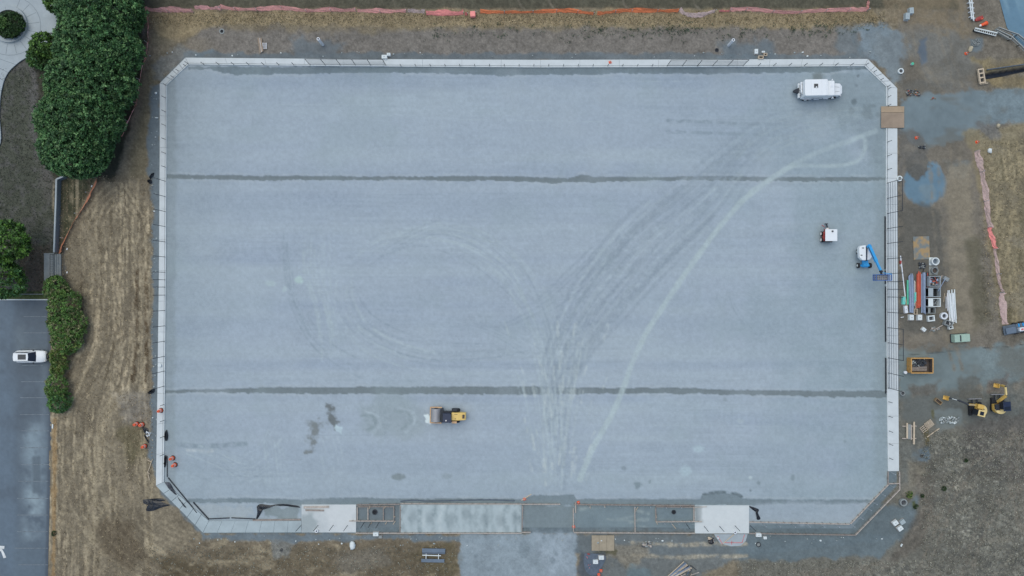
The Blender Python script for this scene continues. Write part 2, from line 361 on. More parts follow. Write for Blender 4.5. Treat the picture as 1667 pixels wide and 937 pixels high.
G.region([(1463, 92), (1500, 92), (1505, 130), (1470, 140)], A(104, 100, 92), .7, soft=6)
G.region([(1580, 92), (1667, 100), (1667, 110), (1600, 118)], A(132, 124, 98), .8, soft=5)
G.region([(1602, 126), (1700, 118), (1700, 142), (1610, 143)], A(134, 124, 96), .8, soft=4)
G.region([(1578, 62), (1600, 62), (1600, 84), (1580, 86)], A(104, 120, 132), .8, soft=3, warp=4)
G.region([(1497, 66), (1509, 62), (1511, 100), (1500, 108), (1496, 90)], A(92, 108, 126), .85, soft=2.5, warp=3, z=-.15)
G.region([(1506 + 35 * math.cos(R(q)), 298 + 35 * math.sin(R(q)) * 1.05) for q in range(0, 360, 24)], A(98, 130, 154), .9, soft=3, warp=4.5, ws=14)
G.region([(1494 + 21 * math.cos(R(q)), 268 + 25 * math.sin(R(q))) for q in range(0, 360, 30)], A(94, 96, 95), .97, soft=2.4, warp=5, ws=10, z=.12)
G.region([(1500, 305), (1520, 300), (1524, 322), (1505, 328)], A(120, 138, 148), .5, soft=4)
G.region([(1462, 210), (1500, 215), (1512, 250), (1500, 262), (1475, 262), (1462, 300)], A(100, 102, 102), .8, soft=5)
G.region([(1538, 262), (1576, 262), (1572, 290), (1545, 292)], A(110, 126, 136), .6, soft=5)
G.region([(1570, 215), (1740, 190), (1740, 520), (1640, 530), (1625, 500), (1600, 350), (1585, 260)], A(128, 123, 104), .9, soft=5, warp=5)
G.region([(1592, 202), (1625, 200), (1628, 222), (1610, 230)], A(104, 108, 112), .8, soft=4)
w = G.win([1600, 1740], [230, 530], 0); st2 = noise(X[w] + 4 * np.sin(Y[w] / 30), Y[w], 4.5, 60, 7) + .4 * n3[w]
G.mix(w, sm(.05, .5, st2) * .75 * sm(1600, 1622, X[w]), A(150, 143, 120)); G.mix(w, sm(.08, .5, -st2) * .6 * sm(1600, 1622, X[w]), A(98, 96, 78))
G.region([(1540, 262), (1580, 270), (1592, 400), (1600, 540), (1550, 545), (1540, 400)], A(132, 128, 116), .8, soft=8, warp=8)
G.region([(1572, 390), (1595, 380), (1612, 520), (1585, 540)], A(88, 88, 76), .7, soft=8)
G.region([(1463, 330), (1540, 340), (1545, 540), (1463, 545)], A(92, 94, 92), .8, soft=8, warp=8)
G.region([(1463, 572), (1530, 568), (1600, 566), (1667, 560), (1740, 556), (1740, 622), (1650, 620), (1600, 632), (1540, 640), (1463, 645)], A(112, 130, 138), .9, soft=6, warp=10)
G.stroke([(1600, 566), (1640, 564), (1667, 560), (1700, 556)], 1.6, A(60, 68, 74), .8, .8, 1)
G.stroke([(1463, 578), (1500, 576), (1560, 570)], 1.4, A(72, 84, 90), .6, .8, 1)
G.region([(1463, 645), (1560, 632), (1700, 620), (1700, 680), (1600, 700), (1540, 690), (1463, 690)], A(96, 104, 106), .8, soft=8, warp=10)
G.region([(1480, 632), (1530, 620), (1525, 640), (1485, 645)], A(96, 92, 86), .7, soft=4)
G.region([(1560, 615), (1600, 610), (1598, 645), (1562, 648)], A(92, 92, 88), .6, soft=4)
G.region([(1608, 618), (1640, 612), (1634, 640), (1610, 640)], A(94, 84, 78), .6, soft=4)
G.region([(1570, 690), (1740, 650), (1740, 800), (1620, 780), (1560, 730)], A(92, 92, 91), .8, soft=12, warp=12)
G.region([(1520, 668), (1562, 664), (1570, 690), (1530, 704)], A(118, 132, 138), .6, soft=4)
G.region([(1490, 730), (1512, 728), (1510, 752), (1486, 750)], A(88, 112, 132), .85, soft=3)
G.region([(1463, 690), (1500, 690), (1490, 780), (1464, 800)], A(100, 106, 106), .7, soft=5)
G.region([(1476, 750), (1510, 752), (1508, 790), (1480, 790)], A(124, 120, 108), .55, soft=6)
G.region([(1490, 770), (1522, 775), (1520, 860), (1490, 900), (1450, 912), (1480, 860), (1500, 830)], A(92, 90, 86), .75, soft=6)
G.spot(1501, 742, 3, 3, A(52, 48, 46), .9); G.spot(1508, 705, 4, 8, A(94, 88, 58), .7); G.spot(1519, 673, 3, 8, A(92, 92, 62), .7)
G.spot(1510, 718, 4, 9, A(96, 88, 52), .7); G.spot(1480, 808, 5, 4, A(96, 98, 70), .6); G.spot(1488, 822, 3, 6, A(80, 90, 50), .8)
w = G.win([1400, 1740], [640, 1000], 0)
g = sm(1490, 1530, X[w]) * sm(690, 730, Y[w]); g = np.maximum(g, sm(905, 925, Y[w]))
m3 = noise(X[w] - Y[w] * .3, Y[w], 6, 4, 3) * 1.1 + fbm(X[w], Y[w], 11, 6, 4)
m4 = noise(X[w], Y[w], 2.6, 2.2, 9) * noise(X[w], Y[w], 50, 40, 3).clip(-.2, .5) * 2 + .6 * noise(X[w], Y[w], 3.4, 3, 12)
G.mix(w, sm(.08, .55, m3) * .45 * g, A(132, 137, 134)); G.mix(w, sm(.1, .6, -m3) * .5 * g, A(84, 89, 90)); g = g * np.clip(.9 + 1.6 * fbm(X[w], Y[w], 60, 5), .15, 1.2); G.mix(w, np.clip(sm(.1, .35, m4) * .7 * g, 0, 1), A(164, 166, 158)); G.mix(w, sm(.1, .35, -m4) * .5 * g, A(76, 82, 84)); G.Z[w] += .06 * m3 * g
for pts in (((1740, 700), (1640, 720), (1560, 790), (1530, 860), (1500, 937)), ((1740, 760), (1650, 800), (1600, 860), (1560, 980)), ((1655, 700), (1650, 780), (1667, 860)), ((1500, 780), (1510, 830), (1480, 890), (1420, 925), (1300, 935))):
    for o_ in (-6, 6): G.stroke([(x + o_, y + o_ * .4) for x, y in pts], 7, A(118, 116, 110), .5, 3, 3, int(pts[0][1]) % 9)
for pts in (((1520, 260), (1530, 400), (1540, 520), (1560, 600)), ((1555, 240), (1560, 400), (1575, 540)), ((1480, 560), (1520, 540), (1560, 560)), ((1470, 20), (1490, 90), (1530, 150)), ((1530, 30), (1545, 90), (1560, 140))):
    for o_ in (-7, 7): G.stroke([(x + o_, y) for x, y in pts], 5, A(128, 124, 114), .4, 2, 3, int(pts[0][1]) % 9)
# trench east of the trench box, dug out of the soil
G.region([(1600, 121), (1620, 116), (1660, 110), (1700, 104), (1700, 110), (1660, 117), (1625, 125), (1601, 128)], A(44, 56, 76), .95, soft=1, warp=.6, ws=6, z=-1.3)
# ragged micro contrast everywhere
G.amp = 1 - .45 * sm(1463, 1470, G.X) * (1 - sm(1590, 1600, G.X)) * (1 - sm(690, 720, G.Y)); G.amp = G.amp - .55 * sm(.78, 1.1, G.C[..., 2] / np.maximum(G.C[..., 0], .01))
G.C *= (1 + (.34 * n3 + .22 * n2) * G.amp)[..., None]
G.C *= (1 + .10 * n4)[..., None]
gr = sm(.78, 1.1, G.C[..., 2] / np.maximum(G.C[..., 0], .01)) * sm(235, 262, G.X)
G.C *= (1 + gr * (.16 * fbm(G.X, G.Y, 26, 14) + .12 * fbm(G.X, G.Y, 9, 17, 3)))[..., None]
mm = sm(.12, .5, fbm(G.X, G.Y, 34, 19, 4, 1.8)) * sm(1466, 1490, G.X) * sm(140, 160, G.Y) * gr * .5; G.mix(full, mm, A(100, 100, 94))
mm = sm(.15, .5, fbm(G.X, G.Y, 22, 21, 4, 2.2)) * sm(1463, 1475, G.X) * (1 - gr) * .35; G.mix(full, mm, A(134, 132, 124))
mm = sm(.15, .5, fbm(G.X, G.Y, 28, 3, 4, 1.5)) * sm(1463, 1475, G.X) * (1 - gr) * .35; G.mix(full, mm, A(86, 86, 82))

# --- the stone field inside the kerb
FIELD = [(304, 101), (1410, 103), (1449, 140), (1449, 792), (1386, 860), (333, 857), (262, 787), (266, 137)]
F = Sheet(256, 1466, 92, 876, 1.6)
X, Y = F.X, F.Y
FB = A(155, 172, 190); F.C[:] = np.array(FB)
FL, FD, FDK = A(168, 187, 198), A(137, 155, 172), A(104, 120, 131)
full = (slice(None), slice(None))
F.mix(full, sm(.0, .8, fbm(X, Y, 46, 3, 4, 7)) * .35, FL); F.mix(full, sm(.0, .8, fbm(X, Y, 38, 9, 4, 6)) * .38, A(138, 156, 182))
lanes = noise(X * 0 + 5, Y + 3 * fbm(X, Y, 120, 2, 2), 1, 17, 4)
F.mix(full, sm(-.1, .5, lanes) * .4, A(160, 178, 192)); F.mix(full, sm(-.1, .5, -lanes) * .4, A(141, 159, 180))
F.mix(full, sm(1000, 1440, X) * sm(-.5, .4, fbm(X, Y, 90, 7)) * .7, A(136, 157, 170))
F.mix(full, (1 - sm(272, 420, X)) * .35, A(136, 154, 166)); F.mix(full, sm(690, 830, Y) * .3, A(140, 160, 172))
F.mix(full, (1 - sm(95, 300, Y)) * .25, A(142, 160, 178))
F.region([(260, 130), (288, 110), (284, 820), (262, 800)], A(136, 152, 164), .75, soft=4, warp=4)
F.region([(1422, 200), (1446, 200), (1446, 780), (1424, 770)], A(134, 152, 163), .6, soft=8, warp=4)
F.region([(1350, 110), (1440, 125), (1446, 200), (1446, 300), (1380, 210), (1340, 190)], A(128, 146, 158), .7, soft=10, warp=10)
for k in range(22):                                   # fine grader lines
    y = random.uniform(125, 800); x = random.uniform(280, 1100)
    F.stroke([(x, y), (x + random.uniform(120, 330), y + random.uniform(-4, 4))], 1.3, random.choice((FL, FD)), .3, .8, .5, k)
# dark damp bands: the north edge and two backfilled trenches
def band(top, bot, rgb, amt, seed, wv=1.8):
    xs = [p[0] for p in top]; w = F.win(xs, [p[1] for p in top + bot], 6); Xb, Yb = F.X[w], F.Y[w]
    t = np.interp(Xb, [p[0] for p in top], [p[1] for p in top]) + wv * fbm(Xb, Yb * 0, 16, seed) + 1.6 * fbm(Xb, Yb, 4.5, seed + 7, 3)
    b = np.interp(Xb, [p[0] for p in bot], [p[1] for p in bot]) + wv * 1.5 * fbm(Xb, Yb * 0, 13, seed + 4) + 1.9 * fbm(Xb, Yb, 5, seed + 9, 3)
    e = sm(-.6, .9, Yb - t) * (1 - sm(-.6, .9, Yb - b)) * (Xb >= xs[0]) * (Xb <= xs[-1])
    F.mix(w, e * amt, rgb)
    rim = (np.exp(-((Yb - t + 2.2) / 1.6) ** 2) + np.exp(-((Yb - b - 2.4) / 1.6) ** 2)) * .3 * np.clip(.6 + 2 * fbm(Xb, Yb, 20, seed), 0, 1)
    F.mix(w, np.clip(rim, 0, 1), A(172, 186, 196)); F.Z[w] -= .04 * e
band([(306, 108), (1412, 108)], [(306, 112), (345, 113), (380, 121), (424, 121), (540, 119), (650, 118), (760, 120), (810, 123), (870, 121), (960, 122), (1000, 119), (1130, 120), (1290, 117), (1345, 118), (1412, 111)], A(110, 127, 139), .95, 3)
band([(266, 283), (420, 286), (520, 286), (690, 287), (780, 286), (850, 287), (880, 289), (925, 289), (950, 283), (966, 287), (1060, 288), (1160, 286), (1290, 288), (1448, 288)],
     [(266, 290), (420, 293), (520, 293), (690, 293), (750, 295), (800, 293), (850, 295), (905, 298), (930, 295), (955, 297), (1040, 294), (1160, 293), (1290, 295), (1448, 293)], A(110, 124, 132), .9, 5, 1.2)
band([(266, 635), (360, 633), (430, 630), (540, 630), (700, 629), (880, 629), (1000, 631), (1120, 631), (1180, 634), (1290, 635), (1350, 636), (1448, 636)],
     [(266, 640), (360, 638), (430, 640), (540, 641), (700, 641), (880, 642), (1000, 640), (1120, 641), (1180, 642), (1290, 644), (1350, 646), (1448, 647)], A(110, 124, 132), .9, 8, 1.2)
band([(306, 812), (400, 810), (490, 813), (560, 809), (640, 811), (850, 812), (868, 806), (935, 805), (938, 812), (1140, 812), (1144, 803), (1200, 803), (1208, 811), (1300, 813), (1430, 813)],
     [(306, 818), (416, 818), (490, 822), (560, 822), (640, 822), (850, 822), (935, 822), (1140, 822), (1225, 822), (1300, 819), (1330, 821), (1430, 818)], A(114, 131, 142), .9, 10, 1.0)
F.stroke([(1146, 804), (1170, 801), (1196, 803), (1207, 808)], 5, A(98, 114, 124), .7, 1.5, 1)
# bottom strips between the forms
F.region([(851, 822), (934, 822), (934, 880), (851, 880)], A(114, 130, 139), .9, soft=2, warp=2)
F.region([(936, 822), (1131, 822), (1131, 880), (936, 880)], A(108, 126, 137), .95, soft=1, warp=.5)
for p in (((945, 828), (975, 826)), ((990, 845), (1030, 848)), ((1005, 846), (1030, 840)), ((1035, 830), (1055, 835)), ((1040, 855), (1056, 860)), ((1025, 850), (1055, 845))): F.stroke(p, 4, A(142, 158, 164), .5, 2, 2, 1)
F.region([(580, 822), (651, 822), (651, 880), (580, 880)], A(104, 118, 128), .95, soft=1, warp=.5)
F.region([(1218, 852), (1384, 853), (1446, 789), (1446, 768), (1466, 768), (1466, 880), (1218, 880)], A(104, 122, 134), .95, soft=1, warp=.5)
F.region([(1222, 822), (1240, 818), (1400, 818), (1420, 812), (1385, 850), (1222, 850)], A(150, 166, 182), .6, soft=4)
F.region([(318, 822), (414, 820), (418, 842), (345, 843)], A(158, 172, 182), .7, soft=3)
F.region([(424, 822), (488, 822), (488, 845), (424, 845)], A(122, 138, 146), .9, soft=2)
# vehicle tracks: pale fans from the south gate, arcs in the west, the long pale diagonal
rn = random.Random(5)
def fan(pts, n, spread, wid, rgb, amt, jit=4):
    for k in range(n):
        o = (k / max(1, n - 1) - .5) * 2; q = []
        for i, (x, y) in enumerate(pts):
            a = pts[max(0, i - 1)]; b = pts[min(len(pts) - 1, i + 1)]; L = math.hypot(b[0] - a[0], b[1] - a[1]) + 1e-6
            s = o * spread[i] + rn.uniform(-jit, jit) * .4
            q.append((x - (b[1] - a[1]) / L * s, y + (b[0] - a[0]) / L * s))
        q = curve(q); n_ = len(q)
        for rep_ in range(2):
            L_ = int(n_ * rn.uniform(.25, .7)); a_ = rn.randint(0, n_ - L_ - 1); ox = rn.uniform(-.25, .25) * jit
            F.stroke([(x + ox * 2, y + ox) for x, y in q[a_:a_ + L_ + 1]], wid * rn.uniform(.6, 1.5), rgb, amt * .68 * rn.uniform(.5, 1.2), 1.2, 1.0, k + rep_, False)
SW = [(908, 800), (905, 720), (900, 640), (890, 560)]
fan(SW + [(868, 500), (830, 440), (770, 400), (690, 385), (620, 395), (560, 440)], 9, [18, 16, 16, 18, 22, 24, 24, 24, 22, 18], 3.4, FL, .34, 12)
fan(SW + [(868, 500), (830, 440), (770, 400), (690, 385), (620, 395), (560, 440)], 7, [14, 12, 14, 16, 20, 26, 26, 20, 22, 22], 2.6, A(138, 155, 172), .32, 12)
fan(SW[:3] + [(925, 570), (980, 480), (1060, 390), (1140, 320), (1190, 270), (1260, 215)], 12, [16, 14, 22, 30, 42, 50, 46, 36, 26], 3.4, FL, .4, 9)
fan(SW[:3] + [(925, 570), (980, 480), (1060, 390), (1140, 320), (1190, 270), (1260, 215), (1330, 190)], 22, [16, 14, 22, 32, 46, 54, 46, 34, 24, 14], 5.5, A(134, 151, 168), .42, 14)
fan([(900, 600), (850, 560), (790, 530), (720, 520)], 5, [10, 10, 10, 12], 2, FD, .3)
fan([(800, 540), (880, 500), (940, 450), (1010, 380)], 6, [8, 14, 18, 16], 3, A(131, 148, 166), .42)
fan([(468, 370), (466, 430), (480, 490), (520, 560), (600, 610)], 5, [4, 5, 9, 12, 14], 3, A(138, 156, 172), .5, 8)
fan([(510, 360), (508, 440), (530, 520), (540, 590)], 6, [6, 9, 12, 14], 3, FL, .42, 8)
fan([(535, 350), (535, 450), (545, 540), (545, 620)], 4, [10, 10, 8, 8], 2.5, FL, .3)
fan([(560, 470), (590, 530), (680, 570), (800, 575), (880, 560)], 8, [14, 20, 22, 20, 14], 3, FD, .38, 9)
fan([(560, 440), (560, 500), (610, 560), (720, 590), (840, 590)], 6, [14, 16, 18, 18, 14], 3, FL, .38, 9)
fan([(600, 430), (650, 395), (720, 370), (800, 400), (860, 470)], 6, [10, 10, 12, 16, 18], 2, FD, .33)
fan([(860, 560), (870, 600), (880, 640), (890, 720), (900, 790)], 10, [46, 38, 32, 26, 16], 2.4, FL, .4)
fan([(930, 540), (925, 600), (910, 680), (905, 780)], 8, [30, 24, 26, 18], 3.2, A(176, 194, 202), .35)
for k in range(60):
    x = rn.gauss(905, 30); y = rn.uniform(530, 650) if k % 2 else rn.uniform(650, 790); t = (x - 905) / 160
    F.stroke([(x, y), (x + 14 * t, y - rn.uniform(8, 26))], rn.uniform(2, 5), A(182, 198, 204), .32, 1.2, 1.5, k)
F.stroke([(944, 780), (965, 730), (1003, 660), (1040, 565), (1085, 490), (1130, 425), (1172, 368), (1222, 315), (1290, 268)], 9, A(168, 188, 197), .8, 2, 1, mod=.35, z=-.02)
F.stroke([(1286, 270), (1330, 248), (1370, 233), (1425, 213)], 8, A(164, 184, 194), .5, 2.5, 1, mod=.5)
F.stroke([(1244, 298), (1290, 271), (1350, 270), (1393, 263), (1408, 243), (1404, 222), (1380, 232)], 6, A(164, 184, 194), .7, 2, 1, mod=.5)
fan([(1190, 270), (1250, 220), (1330, 200), (1420, 190)], 10, [20, 26, 22, 16], 2, A(156, 174, 184), .4)
fan([(1190, 460), (1196, 500), (1230, 540), (1270, 550)], 2, [2, 2, 2, 2], 1.5, FD, .5)
for y in (196, 214): 
    for k in range(5): F.stroke([(1087 + k * 40, y + k * 1.5), (1118 + k * 40 + rn.uniform(-8, 8), y + 1 + k * 1.5)], 5, A(126, 144, 158), .55 - k * .09, 1.2, 1, k, False)
fan([(290, 725), (350, 740), (410, 760), (470, 700)], 9, [8, 16, 22, 30], 1.6, FL, .4); fan([(290, 750), (370, 770), (430, 745), (455, 690)], 7, [8, 18, 18, 20], 1.6, FD, .3)
fan([(440, 700), (445, 740), (450, 790)], 6, [14, 16, 20], 2, FL, .3); fan([(530, 700), (540, 740), (542, 780)], 5, [14, 18, 14], 1.6, FL, .3)
F.stroke([(288, 723), (330, 726), (400, 722)], 7, A(128, 146, 160), .6, 2, 1); F.stroke([(305, 733), (345, 734)], 5, A(172, 186, 196), .6, 1.5, 1)
F.region([(532, 658), (540, 660), (550, 690), (548, 697), (536, 690)], A(104, 113, 118), .9, soft=3.2, warp=6, ws=7)
F.region([(506, 684), (530, 684), (522, 700), (510, 730), (500, 736), (504, 710)], A(118, 128, 133), .9, soft=5, warp=8, ws=8)
F.region([(545, 690), (560, 694), (556, 706), (548, 702)], A(176, 200, 214), .8, soft=1.2, warp=3, ws=6)
F.region([(586, 660), (620, 648), (660, 646), (690, 662), (692, 690), (670, 712), (610, 712), (585, 690)], A(140, 157, 166), .55, soft=12, warp=8)
for cx, cy, r in ((655, 683, 20), (600, 688, 18)):
    F.stroke([(cx - 5, cy - r), (cx + r * .8, cy - r * .6), (cx + r, cy + 4), (cx + 6, cy + r)], 3, A(164, 182, 196), .5, 1.6, 2)
    F.stroke([(cx - 12, cy - r + 7), (cx + r * .3, cy - r * .6), (cx + r * .6, cy + 2), (cx - 2, cy + r - 5)], 4, A(128, 146, 156), .5, 2.2, 2)
F.region([(691, 676), (699, 673), (703, 688), (700, 691), (693, 686)], A(206, 226, 238), .95, soft=1, warp=2, ws=5)
for x, y, rx, ry, c, a in ((487, 456, 7, 6, (176, 204, 206), .7), (440, 461, 8, 5, (168, 190, 198), .5), (464, 470, 4, 5, (168, 190, 198), .5), (1137, 730, 10, 6, (170, 194, 208), .6), (1116, 766, 9, 9, (170, 194, 208), .6), (1222, 777, 3, 3, (180, 200, 210), .7),
        (1016, 762, 4, 4, (118, 134, 146), .6), (1038, 790, 6, 6, (112, 130, 140), .7), (1058, 784, 2, 3, (120, 138, 148), .6), (1235, 786, 3.2, 3.4, (118, 136, 146), .6), (1222, 798, 2, 2, (110, 126, 136), .7), (1291, 777, 4, 5, (124, 142, 152), .6), (1375, 718, 3, 2.4, (122, 140, 150), .6),
        (648, 776, 10, 5, (116, 130, 136), .75), (728, 774, 8, 5, (132, 148, 158), .5), (1332, 126, 11, 8, (104, 116, 122), .8), (1391, 165, 5, 4.5, (100, 116, 126), .85), (1386, 180, 5, 6, (122, 138, 148), .6), (1412, 183, 9, 11, (112, 128, 138), .65), (1420, 172, 6, 3, (116, 132, 142), .6), (1429, 186, 4, 5, (112, 128, 138), .6), (1397, 123, 2.5, 2.5, (98, 112, 122), .8), (1394, 139, 2.5, 2.5, (112, 128, 140), .7), (1180, 650, 3, 3, (130, 146, 156), .5), (1205, 685, 6, 4, (166, 184, 196), .5), (1340, 382, 14, 16, (134, 152, 164), .5)):
    F.spot(x, y, rx, ry, A(*c), a, int(x))
nf = fbm(X, Y, 4, 4, 3); F.C *= (1 + .11 * nf + .04 * fbm(X, Y, 30, 6) + .06 * noise(X, Y + 2 * fbm(X, Y, 90, 3, 2), 70, 2.4, 9) * (.4 + noise(X, Y, 110, 60, 7)) * 2)[..., None]
G2 = fbm(X, Y, 70, 13, 4); F.mix(full, sm(.1, .7, G2) * .25, A(160, 176, 190)); F.mix(full, sm(.1, .7, -G2) * .25, A(142, 162, 172))
F.Z[:] += .012 * nf
# ground is cut where the field sheet lies
def cellmask(S, poly):
    cx = (S.X[:-1, :-1] + S.X[1:, 1:]) / 2; cy = (S.Y[:-1, :-1] + S.Y[1:, 1:]) / 2
    return inside(cx, cy, poly)
GIN = [(307, 103), (1408, 105), (1446.5, 141), (1446.5, 790), (1384, 857), (334, 855), (264.5, 786), (268.5, 138)]
tag(F.build('sports_field', M_stone, cellmask(F, FIELD), z=0.0), 'blue grey crushed stone sports field base with tracks')
G.Z += .0
lotx = lambda y: 81 + 3 * np.clip((y - 486) / 194., 0, 1) - 6 * np.clip((y - 680) / 257., 0, 1)
LOT = [(-200, 487), (81, 487), (84, 680), (78, 937), (77, 1100), (-200, 1100)]
gm = ~cellmask(G, GIN) & ~cellmask(G, [(-200, 489), (79, 489), (82, 680), (76, 937), (75, 1100), (-200, 1100)])
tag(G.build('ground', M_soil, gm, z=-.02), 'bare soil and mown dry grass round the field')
# far ground beyond the surveyed sheet, out to the horizon
fo = MB(); a0, a1, b0, b1, Q = (-60 - 833.5) * .1, (1727 - 833.5) * .1, (468.5 - 987) * .1, (468.5 + 50) * .1, 3000
a0 += .15; a1 -= .15; b0 += .15; b1 -= .15
fo.add([(-Q, -Q, -.09), (Q, -Q, -.09), (Q, Q, -.09), (-Q, Q, -.09), (a0, b0, -.09), (a1, b0, -.09), (a1, b1, -.09), (a0, b1, -.09)], ((0, 1, 5, 4), (1, 2, 6, 5), (2, 3, 7, 6), (3, 0, 4, 7)))
tag(fo.build('surrounding_ground', mat('far soil', A(108, 104, 94), .95, 0, .25, .15, .2)), 'plain dry soil beyond the site', kind='structure')

# parking lot: sheared grid so that its east edge is straight
L = Sheet(-60, 84, 487, 987, 1.6)
u = (L.X + 60) / 144.; L.X = -60 + u * (lotx(L.Y) + 60); X, Y = L.X, L.Y
L.C[:] = np.array(A(80, 96, 112))
def lmix(m, rgb): L.C[:] = L.C * (1 - m[..., None]) + np.array(rgb) * m[..., None]
lmix((1 - sm(14, 34, X + 6 * fbm(X, Y, 60, 3))) * .7, A(92, 112, 132))  # pale reflection painted into the west part of the asphalt
lmix(sm(.0, .6, fbm(X, Y, 40, 5)) * .4, A(66, 78, 92))
def soft(x0, x1, y0, y1, s): return sm(x0 - s, x0 + s, X) * (1 - sm(x1 - s, x1 + s, X)) * sm(y0 - s, y0 + s, Y) * (1 - sm(y1 - s, y1 + s, Y))
cl = np.clip(.75 + 1.2 * fbm(X, Y, 22, 7), 0, 1)
lmix(soft(38, 72, 690, 880, 14) * .65 * cl, A(134, 156, 172)); lmix(soft(48, 70, 800, 850, 9) * .6 * cl, A(150, 172, 186))  # pale wash: stains and wet sheen painted into the asphalt colour
lmix(soft(53, 66, 742, 803, 3) * .85, A(82, 98, 112)); lmix(soft(66, 74, 585, 700, 4) * .35 * cl, A(106, 124, 140))
lmix(soft(26, 40, 530, 570, 8) * .3, A(110, 128, 142)); lmix(soft(20, 70, 885, 960, 9) * .35, A(96, 116, 134))
lmix(sm(0, 3, X - (lotx(Y) - 6)) * .6, A(56, 66, 80))
L.C *= (1 + .12 * fbm(X, Y, 5, 4) + .08 * fbm(X, Y, 3, 8, 2))[..., None]
park = tag(L.build('parking_lot', M_asph, z=.0), 'blue grey asphalt parking lot with worn pale stains and painted wet sheen')
M_line = mat('worn pale paint', A(110, 124, 138), .8, 0, .35, 2.2, .1)
M_arrow = mat('white road paint', A(205, 215, 224), .7, 0, .15, 1.5, .1)
for y, x0, x1 in ((515, 38, 79), (541.5, 38, 80), (568, 36, 60), (594.5, 36, 70), (621, 34, 82), (647, 33, 76), (674.5, 33, 80), (701, 34, 80), (728.5, 33, 79), (756, 34, 80), (783, 30, 79), (811, 28, 79), (838, 28, 78), (865, 28, 78), (892, 24, 78), (919, 30, 78)):
    a, b = P(x0, y), P(x1, y); MB().box(((a.x + b.x) / 2, a.y, .026), (b.x - a.x, .1, .008)).build('bay_line', M_line, park)
ar = MB(); a = P(4, 897)
ar.prism([(a.x - 1.0, a.y + .95), (a.x + .35, a.y + .85), (a.x + .3, a.y + .35), (a.x - .05, a.y + .4), (a.x + .35, a.y - .35), (a.x + .62, a.y - 1.0), (a.x + .2, a.y - 1.15), (a.x - .25, a.y + .1), (a.x - .6, a.y - .35), (a.x - 1.2, a.y - .1)], .022, .03)
ar.build('painted_arrow', M_arrow, park)
# road at the north east
RX = lambda y: 1629 + 33 * sm(0, 90, y) + (y > 60) * (y - 60) * .35
M_road = soil_mat('pale asphalt road', rough=.7, fine=.06, bump=.1, fs=8)
L2 = Sheet(1629, 1760, -50, 170, 2.0); u = (L2.X - 1629) / 131.
L2.X = (1627 + 11 * (L2.Y / 25.) * .6 + np.clip(L2.Y - 45, 0, 200) * .55) * (1 - u) + 1760 * u
X, Y = L2.X, L2.Y; L2.C[:] = np.array(A(98, 132, 158)); full = (slice(None), slice(None))
st = noise(X - Y * .3, Y, 9, 70, 4); 
m = sm(0, .5, st) * .6; L2.C[:] = L2.C * (1 - m[..., None]) + np.array(A(126, 160, 182)) * m[..., None]
L2.C *= (1 + .1 * fbm(X, Y, 6, 4))[..., None]
tag(L2.build('road', M_road, z=.06), 'pale blue asphalt road at the site corner')
# ---------------------------------------------------------------- materials of built things (real colours)
M_conc = mat('fresh white concrete', A(194, 207, 218), .85, 0, .07, .6, .1)
M_conc2 = mat('blotchy curing concrete', A(158, 176, 188), .85, 0, .13, .45, .1)
M_cgrey = mat('grey concrete', A(134, 144, 150), .9, 0, .12, 1.5, .2)
M_cpale = mat('pale precast concrete', A(206, 220, 230), .8, 0, .06, 2, .1)
M_path = mat('broom finished concrete', A(156, 171, 184), .85, 0, .08, .7, .1)
M_black = mat('black painted steel', (.025, .03, .04), .5, .2, .15, 3)
M_gal = mat('galvanised steel', (.5, .52, .54), .4, .6, .1, 4)
M_rail = mat('galvanised guard rail', (.42, .43, .4), .5, .4, .15, 4)
M_wood = mat('raw form lumber', A(172, 168, 166), .8, 0, .22, 3, .2)
M_woodd = mat('wet form lumber', A(142, 137, 136), .8, 0, .25, 3, .2)
M_woodp = mat('pale new lumber', A(190, 180, 164), .8, 0, .15, 3, .2)
M_ply = mat('weathered plywood', A(146, 134, 122), .85, 0, .13, .9, .1)
M_ply2 = mat('clean plywood edge sheet', A(160, 146, 128), .85, 0, .1, .9, .1)
M_white = mat('white vehicle paint', (.80, .81, .80), .3, 0, .02, 1, .0, spec=.5)
M_whitep = mat('white plastic', (.74, .75, .76), .5, 0, .06, 2, .02)
M_glass = mat('dark vehicle glass', (.015, .02, .03), .08, 0, .05, 1, 0)
M_rub = mat('black rubber', (.02, .02, .022), .85, 0, .2, 6, .2)
M_plast = mat('black plastic sheeting', (.012, .014, .018), .35, 0, .3, 3, .6)
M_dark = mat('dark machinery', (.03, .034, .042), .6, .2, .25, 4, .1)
M_navy = mat('dark blue cab', (.018, .028, .06), .4, .1, .2, 3, .05)
M_yel = mat('machine yellow paint', (.66, .42, .10), .45, 0, .1, 2, .05)
M_ylw2 = mat('pale machine yellow', (.74, .56, .24), .45, 0, .08, 2, .05)
M_fry = mat('faded orange frame', (.62, .38, .2), .5, 0, .15, 2, .05)
M_org = mat('traffic orange', (.85, .12, .035), .55, 0, .08, 3, .05)
M_refl = mat('white reflective band', (.8, .72, .66), .4, 0, .05, 3, 0)
M_red = mat('red paint', (.38, .05, .04), .5, 0, .2, 3, .05)
M_blue = mat('lift blue paint', (.03, .32, .66), .4, 0, .08, 2, .02)
M_steel = mat('worn steel drum', (.34, .33, .33), .5, .3, .12, 3, .1)
M_rust = mat('rusted steel plate', A(144, 128, 104), .8, .1, .2, .8, .2)
